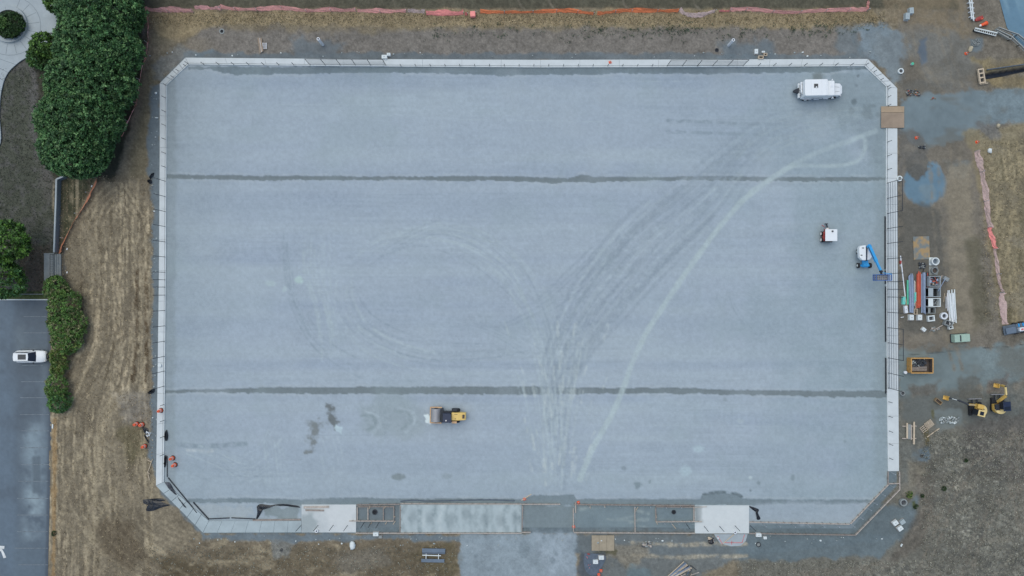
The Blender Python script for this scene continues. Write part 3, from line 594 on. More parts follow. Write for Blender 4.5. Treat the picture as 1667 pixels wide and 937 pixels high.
def duo(name, c1, c2, scale, rough=.8):
    m = mat(name, c1, rough, 0, .1, 4, .1); n = m.node_tree.nodes; l = m.node_tree.links; nz = n.new('ShaderNodeTexNoise'); nz.inputs['Scale'].default_value = scale; nz.inputs['Detail'].default_value = 6
    tc = n.new('ShaderNodeTexCoord'); l.new(tc.outputs['Object'], nz.inputs['Vector']); mp = n.new('ShaderNodeMapRange'); mp.inputs[1].default_value = .42; mp.inputs[2].default_value = .58; l.new(nz.outputs[0], mp.inputs[0])
    mx = n.new('ShaderNodeMix'); mx.data_type = 'RGBA'; l.new(mp.outputs[0], mx.inputs[0]); mx.inputs[6].default_value = (*c1, 1); mx.inputs[7].default_value = (*c2, 1); l.new(mx.outputs[2], n['Principled BSDF'].inputs['Base Color']); return m
M_plate = duo('rust over grey plate', A(112, 124, 130), A(158, 138, 104), .9)
M_skip = mat('ochre skip paint', (.52, .29, .09), .6, 0, .15, 2, .1)
M_skipi = mat('dark skip inside', (.09, .07, .06), .8, 0, .3, 3, .2)
M_green = mat('pale green enclosure', (.36, .48, .38), .5, 0, .08, 2, .05)
M_teal = mat('teal plastic', (.16, .60, .50), .5, 0, .1, 2, .02)
M_gpipe = mat('green sewer pipe', (.08, .46, .28), .5, 0, .1, 2, .02)
M_cond = mat('grey blue conduit', A(146, 168, 204), .5, 0, .1, 2, .02)
M_cond2 = mat('grey conduit', A(122, 142, 172), .5, 0, .12, 2, .02)
M_opipe = mat('orange red pipe', (.58, .10, .05), .55, 0, .15, 2, .02)
M_stone2 = mat('pale fieldstone', A(170, 166, 150), .9, 0, .25, 2, .4)
M_rubble = mat('broken concrete', A(150, 164, 172), .9, 0, .3, 1.5, .4)
M_debris = mat('dark mixed scrap', (.07, .075, .085), .8, 0, .6, 3, .3)
M_rope = mat('blue grey canvas', (.10, .125, .155), .8, 0, .2, 2, .2)
M_panelb = mat('slate blue panel', A(96, 114, 136), .6, 0, .12, 1.5, .1)
M_rpaint = mat('red marking paint', (.6, .16, .16), .8, 0, .2, 3, 0)

# ---------------------------------------------------------------- the concrete kerb round the field
kerb = thing('perimeter_kerb', None, None); kerb['kind'] = 'structure'
def strip(name, pts_o, pts_i, z0, z1, material, lab=None, bevel=.015):
    b = MB(); poly = [P(*p)[:2] for p in pts_o] + [P(*p)[:2] for p in reversed(pts_i)]
    b.prism(poly, z0, z1); return b.build(name, material, kerb, bevel, label=lab)
def lerp(a, b, t): return (a[0] + (b[0] - a[0]) * t, a[1] + (b[1] - a[1]) * t)
def run(o0, o1, i0, i1, n, gap=.25, sp=.78, material=None, curb=True):
    """slab panels between outer line o and inner line i, with a narrow inner kerb and a dark joint between them"""
    material = material or M_conc; L = math.hypot(o1[0] - o0[0], o1[1] - o0[1])
    for k in range(n):
        t0, t1 = k / n + gap / L / 2, (k + 1) / n - gap / L / 2
        a, b, c, d = lerp(o0, o1, t0), lerp(o0, o1, t1), lerp(i0, i1, t0), lerp(i0, i1, t1)
        e = sp if curb else 1.0
        strip('slab_panel', [a, b], [lerp(a, c, e), lerp(b, d, e)], -.25, .12, material)
        if curb: strip('inner_curb', [lerp(a, c, e + .06), lerp(b, d, e + .06)], [c, d], -.25, .15, material)
TLo, TLo2, TLi, TLi2 = (260.6, 135.3), (302.4, 93.8), (271.8, 138.4), (307.6, 105)
TRo, TRo2, TRi, TRi2 = (1412, 96), (1460, 143.4), (1406.8, 107.8), (1441.8, 141)
run(TLo2, (560, 96), TLi2, (560, 107.8), 4, .25); run((560, 96), (880, 97.4), (560, 107.8), (880, 109.8), 5); run((880, 97.4), (1200, 96.6), (880, 109.8), (1200, 109), 5); run((1200, 96.6), TRo, (1200, 109), TRi2[:0] or (1406.8, 107.6), 4)
run(TLo, TLo2, TLi, TLi2, 4, .7); run((1412, 96), TRo2, (1406.8, 107.6), TRi2, 4, .7)
run(TLo, (260.5, 240), TLi, (271.6, 240), 2); run((260.5, 240), (259.3, 440), (271.6, 240), (270.6, 440), 4); run((259.3, 440), (256.7, 640), (270.6, 440), (268.9, 640), 4); run((256.7, 640), (254.4, 790), (268.9, 640), (267.2, 784), 3)
run(TRo2, (1460.2, 172.5), TRi2, (1442, 172.5), 1, sp=.82); run((1460.2, 208.5), (1460.4, 290), (1441.8, 208.5), (1441.6, 290), 2, sp=.84)
run((1460.4, 290), (1460.6, 460), (1441.6, 290), (1441.8, 460), 4, sp=.86); run((1460.6, 460), (1461.8, 632), (1441.8, 460), (1443.4, 632), 4, sp=.86); run((1461.8, 632), (1463, 766.5), (1443.4, 632), (1445, 766.5), 3, curb=False)
# south west: joint-divided older slabs
run((254.4, 790), (330.8, 866.5), (267.2, 784), (340.5, 847.5), 6, .6, material=M_conc2, curb=False)
run((330.8, 866.5), (491, 866), (340.5, 847.5), (491, 847), 7, .25, material=M_conc2, curb=False)
strip('slab_panel', [(491.4, 866), (580, 866)], [(491.4, 820.8), (580, 820.8)], -.25, .15, M_conc, 'pale slab with two boards lying on its north edge')
b_ = 652
strip('slab_panel', [(652.2, 866), (849, 866)], [(652.2, 820.6), (849, 820.6)], -.25, .14, M_conc2, 'long blotchy slab west of the open south gap')
strip('slab_panel', [(1130.8, 867.6), (1219, 867.6)], [(1130.8, 822), (1219, 822)], -.25, .15, M_conc, 'clean pale slab east of the long form')
def slab_top(x0, x1, y0, y1, base, fn, z):
    T = Sheet(x0, x1, y0, y1, 1.25); T.x = T.x; T.X = np.minimum(T.X, x1); T.Y = np.minimum(T.Y, y1); T.C[:] = np.array(base); fn(T)
    T.C *= (1 + .05 * fbm(T.X, T.Y, 5, 3))[..., None]; o = T.build('slab_top', M_slabtop, z=z); del o['kind']; o.parent = kerb
M_slabtop = soil_mat('new concrete top', rough=.85, fine=.03, bump=.05, fs=4)
def fa(T):
    T.region([(490, 838), (508, 836), (516, 848), (506, 870), (490, 870)], A(152, 167, 176), .9, soft=4, warp=4); T.region([(520, 820), (582, 820), (582, 868), (540, 868)], A(202, 212, 221), .6, soft=9)
def fb(T):
    for k in range(17): T.stroke([(658 + k * 12 + random.uniform(-3, 3), 822), (656 + k * 12 + random.uniform(-3, 3), 845), (660 + k * 12, 866)], random.uniform(3, 9), random.choice([A(132, 150, 160), A(176, 193, 203), A(140, 158, 168)]), random.uniform(.35, .75), 3, 3, k)
    for x in (672, 700, 735, 760, 790, 815, 840): T.spot(x, 842 + random.uniform(-6, 6), 7, 10, A(118, 134, 144), .5, x, .7)
def fc(T):
    T.region([(1130, 822), (1142, 822), (1140, 848), (1130, 850)], A(128, 142, 150), .9, soft=3, warp=4); T.region([(1140, 822), (1220, 822), (1220, 868), (1140, 868)], A(202, 213, 222), .5, soft=9, mot=.4)
slab_top(491.6, 579.8, 821, 865.8, A(184, 196, 206), fa, .154); slab_top(652.4, 848.6, 820.8, 865.8, A(164, 182, 193), fb, .146); slab_top(1131, 1218.8, 822.2, 867.4, A(192, 205, 215), fc, .154)

# ---------------------------------------------------------------- fences and posts
_pm = {}
def post_mesh(h, m):
    if (h, m.name) not in _pm: _pm[(h, m.name)] = MB().cyl((0, 0, 0), (0, 0, h), .045, n=8).cyl((0, 0, h), (0, 0, h + .03), .06, .02, n=8).mesh('post', m)
    return _pm[(h, m.name)]
def fence(label, pts, h, rails=(), toprail=(), group='black post fences round the field', material=None, cat='fence', z=.1, wire=False):
    t = thing('post_fence', label, cat, P(*pts[0]), group=group); o = Vector(P(*pts[0])); m = material or M_black
    for p in pts: inst('post', post_mesh(h, m), t, Vector(P(*p)) - o + Vector((0, 0, z)))
    for rz in rails:
        for a, b in zip(pts, pts[1:]):
            va, vb = P(*a) - o, P(*b) - o; va.z = vb.z = rz
            MB().bar(va, vb, .05, .05).build('rail', M_railg, t)
    for i in toprail:
        va, vb = P(*pts[i]) - o, P(*pts[i + 1]) - o; va.z = vb.z = h + z
        MB().bar(va, vb, .07, .07).build('top_rail', m, t)
    return t
M_railg = mat('dark vinyl coated rail', (.13, .15, .17), .5, .3, .1, 3, 0)
def seq(a, b, n): return [lerp(a, b, k / (n - 1)) for k in range(n)]
fence('low black posts along the north kerb from the northwest corner', [(307, 104)] + seq((332.7, 105), (479, 106), 7), 1.2)
fence('tall north fence with dark rails, west of the white blocks', seq((505.4, 106), (628.5, 106.5), 6), 2.95, (.5, 1.1, 1.7, 2.3), (0, 1, 2, 3, 4))
fence('long middle run of low black posts on the north kerb', seq((653, 107.6), (1061, 107.6), 18), .95)
fence('tall north fence with dark rails, east of the orange marker', seq((1085.5, 107.6), (1209, 107), 6), 2.95, (.5, 1.1, 1.7, 2.3), (0, 1, 2, 3, 4))
fence('low black posts on the north kerb above the white truck', seq((1233.8, 107), (1383.7, 106.5), 7), 1.2)
fence('four low posts on the slanted northeast kerb', [(1409, 105.5), (1422, 117), (1433, 130), (1444, 141)], .9)
fence('four low posts on the slanted northwest kerb', [(303, 107.5), (291, 115.5), (283, 126), (271, 139)], .9)
fence('low posts on the west kerb above the first dark trench line', seq((270, 159.6), (270, 272), 6), 1.25)
fence('run of tall black posts along the west kerb between the two dark trench lines', [(270, 295), (270, 320), (270, 344.3), (269.7, 368.6), (269.5, 393.5), (269.5, 418), (269.3, 443), (269.3, 455.2), (269.3, 467), (269.2, 480), (269, 505), (269, 530), (268.8, 555), (268.6, 579.6), (268.3, 603.5), (268, 628)], 3.75)
fence('low posts on the west kerb beside the orange drums', [(267.8, 658), (267.6, 683.7), (267.4, 709.7), (267.2, 738.9)], 1.2)
fence('three low posts on the east kerb just north of the plywood ramp', [(1445, 145), (1445, 158), (1445, 172)], .9)
fence('three low posts on the east kerb just south of the plywood ramp', [(1444.5, 231), (1444.5, 253.6), (1444.5, 276)], 1.2)
EY = [298, 323, 347.5, 372, 396, 421, 445, 458, 470.5, 483, 508, 533, 557.5, 582, 606.5, 631]
fence('tallest fence on the east kerb with five long rails', [(1443.2 + (y - 298) * .006, y) for y in EY], 4.45, (.55, 1.2, 1.85, 2.5, 3.15), (0, 1, 11, 12))
fence('five low posts on the east kerb south of the tall fence', [(1446, 653.5), (1446.3, 677), (1446.8, 701), (1447, 722), (1447.2, 745)], 1.1)
fence('three black posts on the pale southwest slab', [(490, 855), (518, 854.5), (543, 854)], 2.6)
fence('four black posts standing in the small southern form', [(566, 854.5), (593, 850), (605, 849), (617, 850)], 2.6)
fence('four black posts on the pale southeast slab', [(1116, 851), (1146, 856), (1171, 856), (1196, 855)], 2.4)
fence('single black post at the east end of the pale southeast slab', [(1221, 855)], 2.6, cat='post')
kick = seq((1241, 851.5), (1359, 852.5), 6) + [(1383.5, 852), (1396.5, 839.5), (1409.7, 825.6), (1419.3, 816), (1432, 802), (1446, 788), (1449, 768)]
fence('pale galvanised posts set in the southeast form trench', kick, 1.6, material=M_gal, group=None)
fence('pale short posts in the forms east of the open south gap', seq((958, 822), (1057, 822), 5) + [(1082, 823), (1107, 823)], 1.1, material=M_gal, group=None)
fence('pale short posts behind the inner box of the east form', seq((1080, 849), (1125, 849), 5), 1.1, material=M_gal, group=None)

# white drum of cable + dark strip and board lines along the field edge
def hose(name, label, pts, r, m, cat, z=None):
    t = MB().tube([P(x, y, 0) + Vector((0, 0, r + .05)) for x, y in curve(pts, 5)], r, 6).build(name, m); return tag(t, label, cat)
def plank(name, label, cat, a, b, w, h, m, z=0.0, kind=None, group=None):
    pa, pb = P(*a), P(*b); o = thing(name, label, cat, (pa.x, pa.y, 0), group=group) if False else None
    t = MB().bar((pa.x, pa.y, z + h / 2 + .01), (pb.x, pb.y, z + h / 2 + .01), w, h).build(name, m, None, .005); return tag(t, label, cat, group)
hose('hose', 'long black hose lying north of the blotchy slab', [(652, 815.5), (672, 813.5), (700, 815), (760, 813.5), (800, 813), (838, 814.5)], .08, M_rope, 'hose')
plank('edge_strip', 'dark slanted board nearest the southwest kerb inside the field', 'board', (274, 777), (321, 834), .13, .15, M_dark)
plank('edge_strip', 'dark slanted board ending at the southwest bend', 'board', (315, 817), (340.5, 845), .16, .15, M_dark)
plank('edge_strip', 'dark board lying along the southwest strip, western half', 'board', (340.5, 844), (374, 842.5), .13, .15, M_dark)
plank('edge_strip', 'dark board lying along the southwest strip, eastern half', 'board', (377, 842.3), (416, 844), .12, .15, M_dark)
plank('edge_strip', 'dark board in front of the black plastic rimmed bay', 'board', (412, 846), (490, 845), .22, .2, M_woodd)
plank('edge_strip', 'upright dark strip inside the west kerb by two orange drums', 'board', (272.5, 742), (272.5, 776), .1, .12, M_dark)
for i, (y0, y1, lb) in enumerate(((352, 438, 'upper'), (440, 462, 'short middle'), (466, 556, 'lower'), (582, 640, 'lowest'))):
    plank('edge_strip', lb + ' dark strip against the east kerb', 'board', (1440.2 + i * .3, y0), (1440.2 + i * .4, y1), .12, .2, M_dark, group='dark strips along the east kerb')  # dark bars added along the inner edge of the east kerb

# ---------------------------------------------------------------- timber forms
def form(label, segs, brace=(), m=None):
    t = thing('concrete_form', label, 'formwork', P(*segs[0][0])); o = Vector(P(*segs[0][0]))
    for (a, b) in segs:
        pa, pb = P(*a) - o, P(*b) - o; hh = random.uniform(.24, .3)
        MB().bar((pa.x, pa.y, hh / 2 + .003 * random.random()), (pb.x, pb.y, hh / 2), .13, hh).build('form_board', random.choice([M_wood, M_wood, M_woodd]) if not m else m, t)
    for (a, b) in segs:                      # stakes outside each board
        L = math.hypot(b[0] - a[0], b[1] - a[1]); n = max(1, int(L / 12))
        for k in range(n):
            q = P(*lerp(a, b, (k + .5) / n)) - o; d = Vector((b[0] - a[0], -(b[1] - a[1]), 0)).normalized()
            MB().box((q.x - d.y * .12, q.y + d.x * .12, .22), (.07, .07, .44)).build('stake', M_woodd, t)
    for (a, b) in brace:
        pa, pb = P(*a) - o, P(*b) - o; MB().bar((pa.x, pa.y, .3), (pb.x, pb.y, .08), .09, .06).build('brace', M_woodp, t)
    return t
form('small divided timber form around a manhole in the south', [((581, 821), (651, 820)), ((583, 824), (641, 824)), ((582, 825), (582, 846.5)), ((599.5, 825), (599.5, 846)), ((624.5, 825), (624.5, 846)), ((641.5, 823), (641.5, 847)), ((569, 847), (641, 847.3)), ((579.6, 866.8), (849, 867)), ((652, 823), (651.5, 865))],
     [((603, 823), (601, 828)), ((628, 823), (626, 827)), ((641, 839), (644, 841)), ((652, 822), (653, 826)), ((606, 849), (602, 854)), ((630, 849), (627, 853)), ((644, 847), (640, 853))])
form('timber form edge on the west side of the open south gap', [((849.5, 820), (912, 820)), ((851, 822), (849.6, 863)), ((849, 865.5), (864, 865.5)), ((652, 819), (849, 819.6))])
form('long double timber form running east from the open south gap', [((934, 820.5), (1130, 822)), ((933, 826), (933.5, 864)), ((934, 866), (1131, 867)), ((1033, 824), (1033.5, 865)), ((1067.5, 824), (1129, 824.5)), ((1067, 826), (1067.5, 848)), ((1067, 848.6), (1142, 848)), ((1129, 824), (1129, 848)), ((937, 817), (937, 834))],
     [((960, 822), (961, 827)), ((984, 822), (985, 826)), ((1038, 824), (1035, 830)), ((1067, 838), (1069, 842)), ((1068, 848), (1070, 853)), ((1092, 850), (1100, 860))])
form('timber form trench wrapping the southeast corner', [((1219, 849), (1382, 852.5)), ((1219, 867.5), (1392, 870)), ((1383.5, 852), (1445, 788)), ((1392, 869.5), (1463.5, 796)), ((1444.6, 788), (1444.8, 767)), ((1463.6, 796), (1463.3, 767)), ((1446, 786.6), (1463, 786.2))])
plank('short_board', 'longer of two boards lying on the pale southwest slab', 'board', (495, 825), (536, 824), .32, .1, M_wood, .16)
plank('short_board', 'shorter board lying south of its mate on the pale southwest slab', 'board', (498, 829.5), (528, 830), .25, .1, M_woodd, .16)
plank('short_board', 'pale short board crossing the west end of the southeast slab', 'board', (1129, 825), (1150, 824), .09, .08, M_wood, .16)
plank('short_board', 'pale stick leaning over the form corner beside the orange marker', 'board', (849, 814), (865, 804), .12, .08, M_woodp)

# ---------------------------------------------------------------- plywood ramp, plates
rp = thing('plywood_ramp', 'brown plywood ramp bridging the east kerb', 'ramp', P(1452, 190))
c = P(1452, 178.3) - P(1452, 190); MB().box((c.x, c.y, .21), (3.75, .98, .05)).build('plywood_sheet', M_ply2, rp, .01)
c = P(1452, 195.9) - P(1452, 190); MB().box((c.x, c.y, .20), (3.75, 2.46, .06)).build('plywood_sheet', M_ply, rp, .01)
def plate(name, label, cat, x0, y0, x1, y1, m, h=.06, rz=0, n=1, part='sheet'):
    a, b = P(x0, y0), P(x1, y1); t = thing(name, label, cat, ((a.x + b.x) / 2, (a.y + b.y) / 2, 0), R(rz)); w = (b.x - a.x) / n
    for k in range(n): MB().box(((k + .5) * w - (b.x - a.x) / 2, 0, h / 2 + .01 + .002 * k), (w - .03, a.y - b.y, h)).build(part, m, t, .008)
    return t
plate('plywood_sheets', 'square of plywood sheets south of the long form', 'plywood', 963, 871, 1000, 896, mat('sunbleached plywood', A(152, 146, 132), .85, 0, .12, 1.2, .1), n=3)
plate('steel_plate', 'rusty square road plate north of the pipe stacks', 'plate', 1486.5, 384.5, 1513, 422, M_plate, rz=2)

# ---------------------------------------------------------------- precast blocks, crates and covers
def block(label, x, y, w, l, h=.6, rz=0, m=None, eye=True, group='pale square blocks around the field', shadowpad=True):
    t = thing('precast_block', label, 'block', P(x, y) * ((H - h) / H), R(rz), group); t.location.z = 0
    w *= .1; l *= .1
    MB().box((0, 0, h / 2), (w, l, h), top=(.96, .96)).build('body', m or M_cpale, t, .03)
    b = MB(); b.box((0, 0, h + .01), (w * .3, l * .12, .03)); b.build('lifting_eye', M_path, t)
    if shadowpad: MB().box((.02, -.02, .03), (w * 1.18, l * 1.18, .06)).build('shadow_base', M_woodd, t)  # dark pad drawn as the block's shadow; a dark base under two boxes
    return t
for a in (('larger white block just above the north kerb near the tall fence', 625.5, 91.7, 9, 6, .5), ('smaller white block northeast of the larger one above the north kerb', 632.5, 87.8, 6, 4.6, .5),
          ('upright white block by the two open frames north of the kerb', 1231.7, 83, 5.6, 8, .4), ('tiny pale block between the white block and the open frames', 1243, 83.8, 5, 3, .3),
          ('white block just south of the small divided form', 611.5, 869.8, 9, 6, .5), ('white block south of the southeast form trench', 1235.5, 871, 9, 6, .4), ('little white block right of the one south of the southeast trench', 1246, 875.6, 5.2, 4.4, .4),
          ('northern white block beside the plywood sheets', 979, 908, 8.6, 6.4, .4), ('southern white block beside the plywood sheets', 969.7, 914.8, 8.4, 6.4, .4),
          ('left pale block of the pair under the grey blue pipes', 1484.5, 516.5, 7.2, 9, .6), ('right pale block of the pair under the grey blue pipes', 1498, 516.5, 7.2, 9, .6)): block(*a)
block('grey block beside the white one south of the small form', 619, 874, 5.5, 5, .3, m=M_cgrey)
block('westernmost of three tilted white blocks off the southeast corner', 1458.5, 851.5, 8.6, 7, .5, 35)
block('ribbed northeastern of three tilted white blocks off the southeast corner', 1470, 850, 8.6, 6.6, .5, 35, m=M_conc2)
block('southernmost of three tilted white blocks off the southeast corner', 1466.3, 860.4, 8.6, 7, .5, 35)
block('small tilted pale blue block south of the pipe stacks', 1504.5, 536, 7, 5.6, .4, -40)
block('teal lidded box at the tail of the long white pole', 1472, 489, 4.8, 13, .5, -3, m=M_teal)
block('white box at the foot of the long white pole', 1475.5, 503.5, 5, 12, .5, 8, m=M_whitep)
block('southwestern of two pale boxes at the northern edge of the yard', 1478, 25.5, 7, 11, .7, -3, m=M_conc2)
block('northeastern of two pale boxes at the northern edge of the yard', 1484.5, 16.5, 7, 10, .7, 4, m=M_conc2)
block('dark topped tilted box east of the scrap crates', 1541, 453.5, 9, 6.5, .6, -30, m=M_cgrey)
block('small white litter block on the southeast scrub', 1468, 887.5, 2, 5, .2, -30, shadowpad=False)
def ring(name, label, cat, x, y, ro, ri, h, m, core=None, z=0, group=None, flange=None):
    t = thing(name, label, cat, (P(x, y) * ((H - h) / H)).to_2d().to_3d(), group=group)
    MB().pipe((0, 0, z), (0, 0, z + h), ro * .1, ri * .1, 20).build('rim', m, t, .01)
    MB().cyl((0, 0, z + .01), (0, 0, z + h * .35), ri * .1, n=20).build('core', core or M_debris, t)
    if flange: MB().box((0, 0, z + .05), (flange * .1, flange * .1, .1)).build('base_slab', m, t)
    return t
M_hole = mat('dark opening', (.015, .017, .02), .9, 0, .2, 3, 0)
ring('manhole_cover', 'dark manhole cover on the soil near the northwest corner', 'manhole', 361, 50.5, 4.4, 2.6, .06, M_cgrey, M_hole)
ring('manhole_cover', 'dark manhole cover by the eastern white pipe', 'manhole', 1167, 81, 3.2, 2, .08, M_dark, M_hole)
ring('manhole_cover', 'round manhole inside the small divided form', 'manhole', 610, 833.5, 4.4, 3, .12, M_dark, M_hole)
ring('manhole_cover', 'round manhole inside the east form box', 'manhole', 1097, 833.5, 3.6, 2.4, .12, M_dark, M_hole)
ring('concrete_ring', 'lone pale concrete ring outside the southeast corner', 'ring', 1471.5, 818, 6, 4, .5, M_cgrey, M_debris)
ring('concrete_ring', 'thin dark ring lying south of the southeast slab', 'ring', 1235, 886.5, 3.8, 2.8, .15, M_dark, M_cgrey)
ring('concrete_ring', 'pale manhole ring near the green topped bucket', 'ring', 1467, 115, 4.6, 3, .3, M_cpale, M_debris)
ring('concrete_ring', 'round concrete riser on its base, topmost of the casting row', 'ring', 1523.5, 425, 6.2, 4.6, .8, M_cpale, M_panelb, flange=13)
ring('concrete_ring', 'brown filled round riser, second of the casting row', 'ring', 1522.5, 440, 5.4, 4.4, .6, M_cgrey, M_skipi, flange=14)
ring('concrete_ring', 'white ring lying at the foot of the white pipe bundle', 'ring', 1537.6, 514, 5.7, 3.4, .5, M_whitep, M_debris)
ring('tyre', 'old black tyre beside the pale hexagonal pad', 'tyre', 1158, 881.5, 4.6, 2.6, .25, M_rub, M_debris)
ring('light_pole_base', 'pale round pole base at the head of the tall east fence', 'pole base', 1465, 290, 4.4, 2.6, .35, M_cpale, M_cgrey, group='pole bases beside the east kerb')
ring('light_pole_base', 'grey round pole base at the foot of the tall east fence', 'pole base', 1470, 640, 4.0, 2.8, .35, M_cgrey, M_debris, group='pole bases beside the east kerb')
ring('concrete_ring', 'white rimmed hole on the south edge of the southwest slab', 'ring', 515.5, 864, 2.6, 1.3, .3, M_whitep, M_hole, z=.15)
ring('concrete_ring', 'white rimmed hole on the south edge of the southeast slab', 'ring', 1196.5, 866, 2.6, 1.3, .3, M_whitep, M_hole, z=.15)
def openbox(label, x, y, w, l, h, rz=0, m=None, fill=None, name='open_frame', cat='catch basin', wall=.1, divider=None):
    t = thing(name, label, cat, (P(x, y) * ((H - h) / H)).to_2d().to_3d(), R(rz)); w *= .1; l *= .1; m = m or M_cgrey
    for sx, sy, dx, dy in ((0, 1, w, wall), (0, -1, w, wall), (1, 0, wall, l - 2 * wall - .004), (-1, 0, wall, l - 2 * wall - .004)):
        MB().box((sx * (w - wall) / 2, sy * (l - wall) / 2, h / 2), (dx, dy, h)).build('side_wall', m, t, .01)
    MB().box((0, 0, .05), (w - .02, l - .02, .06)).build('floor', fill or M_hole, t)
    if divider: MB().box((divider * w, 0, h / 2), (abs(.5 - abs(divider)) * 2 * w if abs(divider) > .2 else wall, l - .22, h * .9)).build('shelf', m, t)
    return t
openbox('larger dark open frame just above the north kerb', 1239, 92.6, 8.4, 5, .4, 0, M_woodp, wall=.12)
openbox('smaller dark open frame just above the north kerb', 1246.5, 88, 5.6, 4.4, .4, 0, M_woodp, wall=.1)
openbox('grey catch basin full of red and blue scrap, third of the casting row', 1522.5, 457.5, 18, 17, .9, 0, M_path, M_debris)
openbox('grey catch basin with one solid side, fourth of the casting row', 1521.5, 475.5, 20, 15, 1.0, 0, M_path, M_hole, divider=-.3)
openbox('pale catch basin with small rubble filled well', 1521.5, 492, 20, 14, 1.0, 0, M_cpale, M_debris, divider=-.3)
openbox('half dark small basin below the rubble filled one', 1517, 505, 12, 10, .7, 0, M_cgrey, M_hole, divider=-.34)
openbox('small tilted pale frame at the foot of the casting row', 1516.5, 518, 11, 9.5, .5, 6, M_cpale, M_debris, wall=.18)
openbox('little dark box between the orange and grey blue pipes', 1491, 507, 5.6, 9, .5, 0, M_woodp, wall=.08)
openbox('tilted grey basin below the white pipe bundle', 1545, 526, 13, 9, .7, -20, M_cgrey, M_debris, wall=.14)
openbox('tiny white frame below the tilted grey basin', 1548.5, 533, 7, 5, .5, 12, M_cpale, M_hole, wall=.12)
def scrapbits(name, label, cat, cx, cy, w, l, n, mats, z=.3, s=(.1, .5), seed=1, parent=None):
    rn = random.Random(seed); t = thing(name, label, cat, P(cx, cy)) if label else parent
    b = MB(); 
    for k in range(n):
        b.mi(k % len(mats)); x, y = rn.uniform(-w, w) * .05, rn.uniform(-l, l) * .05
        if k % 3 or name == 'rubble_pile': b.blob((x, y, z * rn.random()), (rn.uniform(*s) * .6, rn.uniform(*s) * .5, rn.uniform(.04, .14)), rn.randint(0, 999), 6, 3)
        else:
            a = rn.uniform(0, 6.3); q = rn.uniform(*s); b.bar((x - q * math.cos(a), y - q * math.sin(a), z * rn.random() + .05), (x + q * math.cos(a), y + q * math.sin(a), z * rn.random() + .08), .05, .05)
    o = b.build('loose_bits', mats, t); o['kind'] = 'stuff'; return t
row = [o for o in bpy.data.objects if o.get('label', '').startswith('grey catch basin full')][0]
scrapbits('', None, '', 0, 0, 15, 13, 34, [M_opipe, M_cond, M_debris, M_woodp, M_navy], .8, (.15, .6), 5, row)
row = [o for o in bpy.data.objects if o.get('label', '').startswith('pale catch basin')][0]
scrapbits('', None, '', 0, 0, 8, 9, 14, [M_rubble, M_debris], .8, (.1, .3), 6, row)

# ---------------------------------------------------------------- pipe bundles
def bundle(name, label, cat, x0, y0, x1, y1, n, r, ms, seed=0, part='pipe', rows=2, jit=5, z0=.1, fan_=0):
    rn = random.Random(seed); t = thing(name, label, cat, P((x0 + x1) / 2, (y0 + y1) / 2)); o = Vector(t.location)
    for j in range(rows):
        for k in range(n - j):
            xx = x0 + (k + .5 + j * .5) * (x1 - x0) / n; a = P(xx + rn.uniform(-.4, .4) + fan_ * 0, y0 + rn.uniform(0, jit)) - o; b = P(xx + rn.uniform(-.4, .4) + fan_, y1 - rn.uniform(0, jit)) - o
            a.z = b.z = z0 + r + j * r * 1.75
            MB().pipe(a, b, r, r * .8, 8).build(part, ms[(k + j) % len(ms)], t)
    for yy in (.25, .75):
        q = P(0, y0 + (y1 - y0) * yy) - o; w = (x1 - x0) * .1
        MB().box((0 + fan_ * .05 * (yy - .5), q.y, .05), (w * 1.1, .1, .09)).build('bearer', M_woodd, t)
    return t
bundle('pipe_bundle', 'bundle of grey blue conduit, westernmost of the colourful pipes', 'pipes', 1477.5, 445, 1486.3, 510, 5, .075, [M_cond2, M_cond], 1, fan_=1)
bundle('pipe_bundle', 'stack of orange red pipes between the grey bundles', 'pipes', 1490.5, 441, 1497.6, 502, 4, .078, [M_opipe], 2, z0=.15)
bundle('pipe_bundle', 'long pale blue grey pipes right of the orange stack', 'pipes', 1498.5, 443, 1506, 512, 4, .08, [M_cond, M_cond2], 3)
bundle('pipe_bundle', 'thin dark purple and orange rods beside the casting row', 'rods', 1507.5, 442, 1511.5, 492, 3, .05, [M_navy, M_opipe, M_dark], 4, rows=1)
bundle('pipe_bundle', 'single green sewer pipe on the west of the grey bundle', 'pipe', 1474.6, 452, 1477.4, 500, 1, .14, [M_gpipe], 5, rows=1)
bundle('pipe_bundle', 'short teal pipes squeezed beside the orange stack', 'pipes', 1487, 472, 1490.6, 494, 2, .09, [M_teal], 6, rows=2)
bundle('pipe_bundle', 'scattered thin white rods beside the teal pipes', 'rods', 1486.8, 452, 1490.5, 508, 2, .05, [M_whitep, M_woodp], 9, rows=1, jit=12)
bundle('white_pipe_bundle', 'bundle of long white plastic pipes east of the casting row', 'pipes', 1541, 470, 1553, 530, 6, .095, [M_whitep, M_cpale], 7, rows=2, jit=16, fan_=3)
bundle('white_pipe_bundle', 'loose thin white pipes fanned on the west of the white bundle', 'pipes', 1538.5, 474, 1546, 508, 4, .05, [M_whitep], 8, rows=1, jit=9)
plank('long_pole', 'long thin white pole slanting beside the east fence', 'pole', (1465.4, 416), (1473, 482), .15, .12, M_whitep)
plank('long_pole', 'white pole continuing below the teal box', 'pole', (1472.5, 482), (1476.5, 500), .2, .12, M_woodp)
rb = thing('red_toolbox', 'small red box with white bottles by the top of the white pole', 'box', P(1465, 429)); MB().box((0, .25, .15), (.22, .5, .3)).build('case', M_red, rb, .02)
for k in range(4): MB().cyl((-.06 + .12 * (k % 2), -.2 - .16 * (k // 2), 0), (-.06 + .12 * (k % 2), -.2 - .16 * (k // 2), .25), .05, n=8).build('bottle', M_whitep, rb)
scrapbits('scrap_heap', 'dark tangle of straps at the north end of the pipe stacks', 'scrap', 1501, 432, 11, 8, 30, [M_debris, M_dark, M_cgrey], .3, (.1, .5), 11)
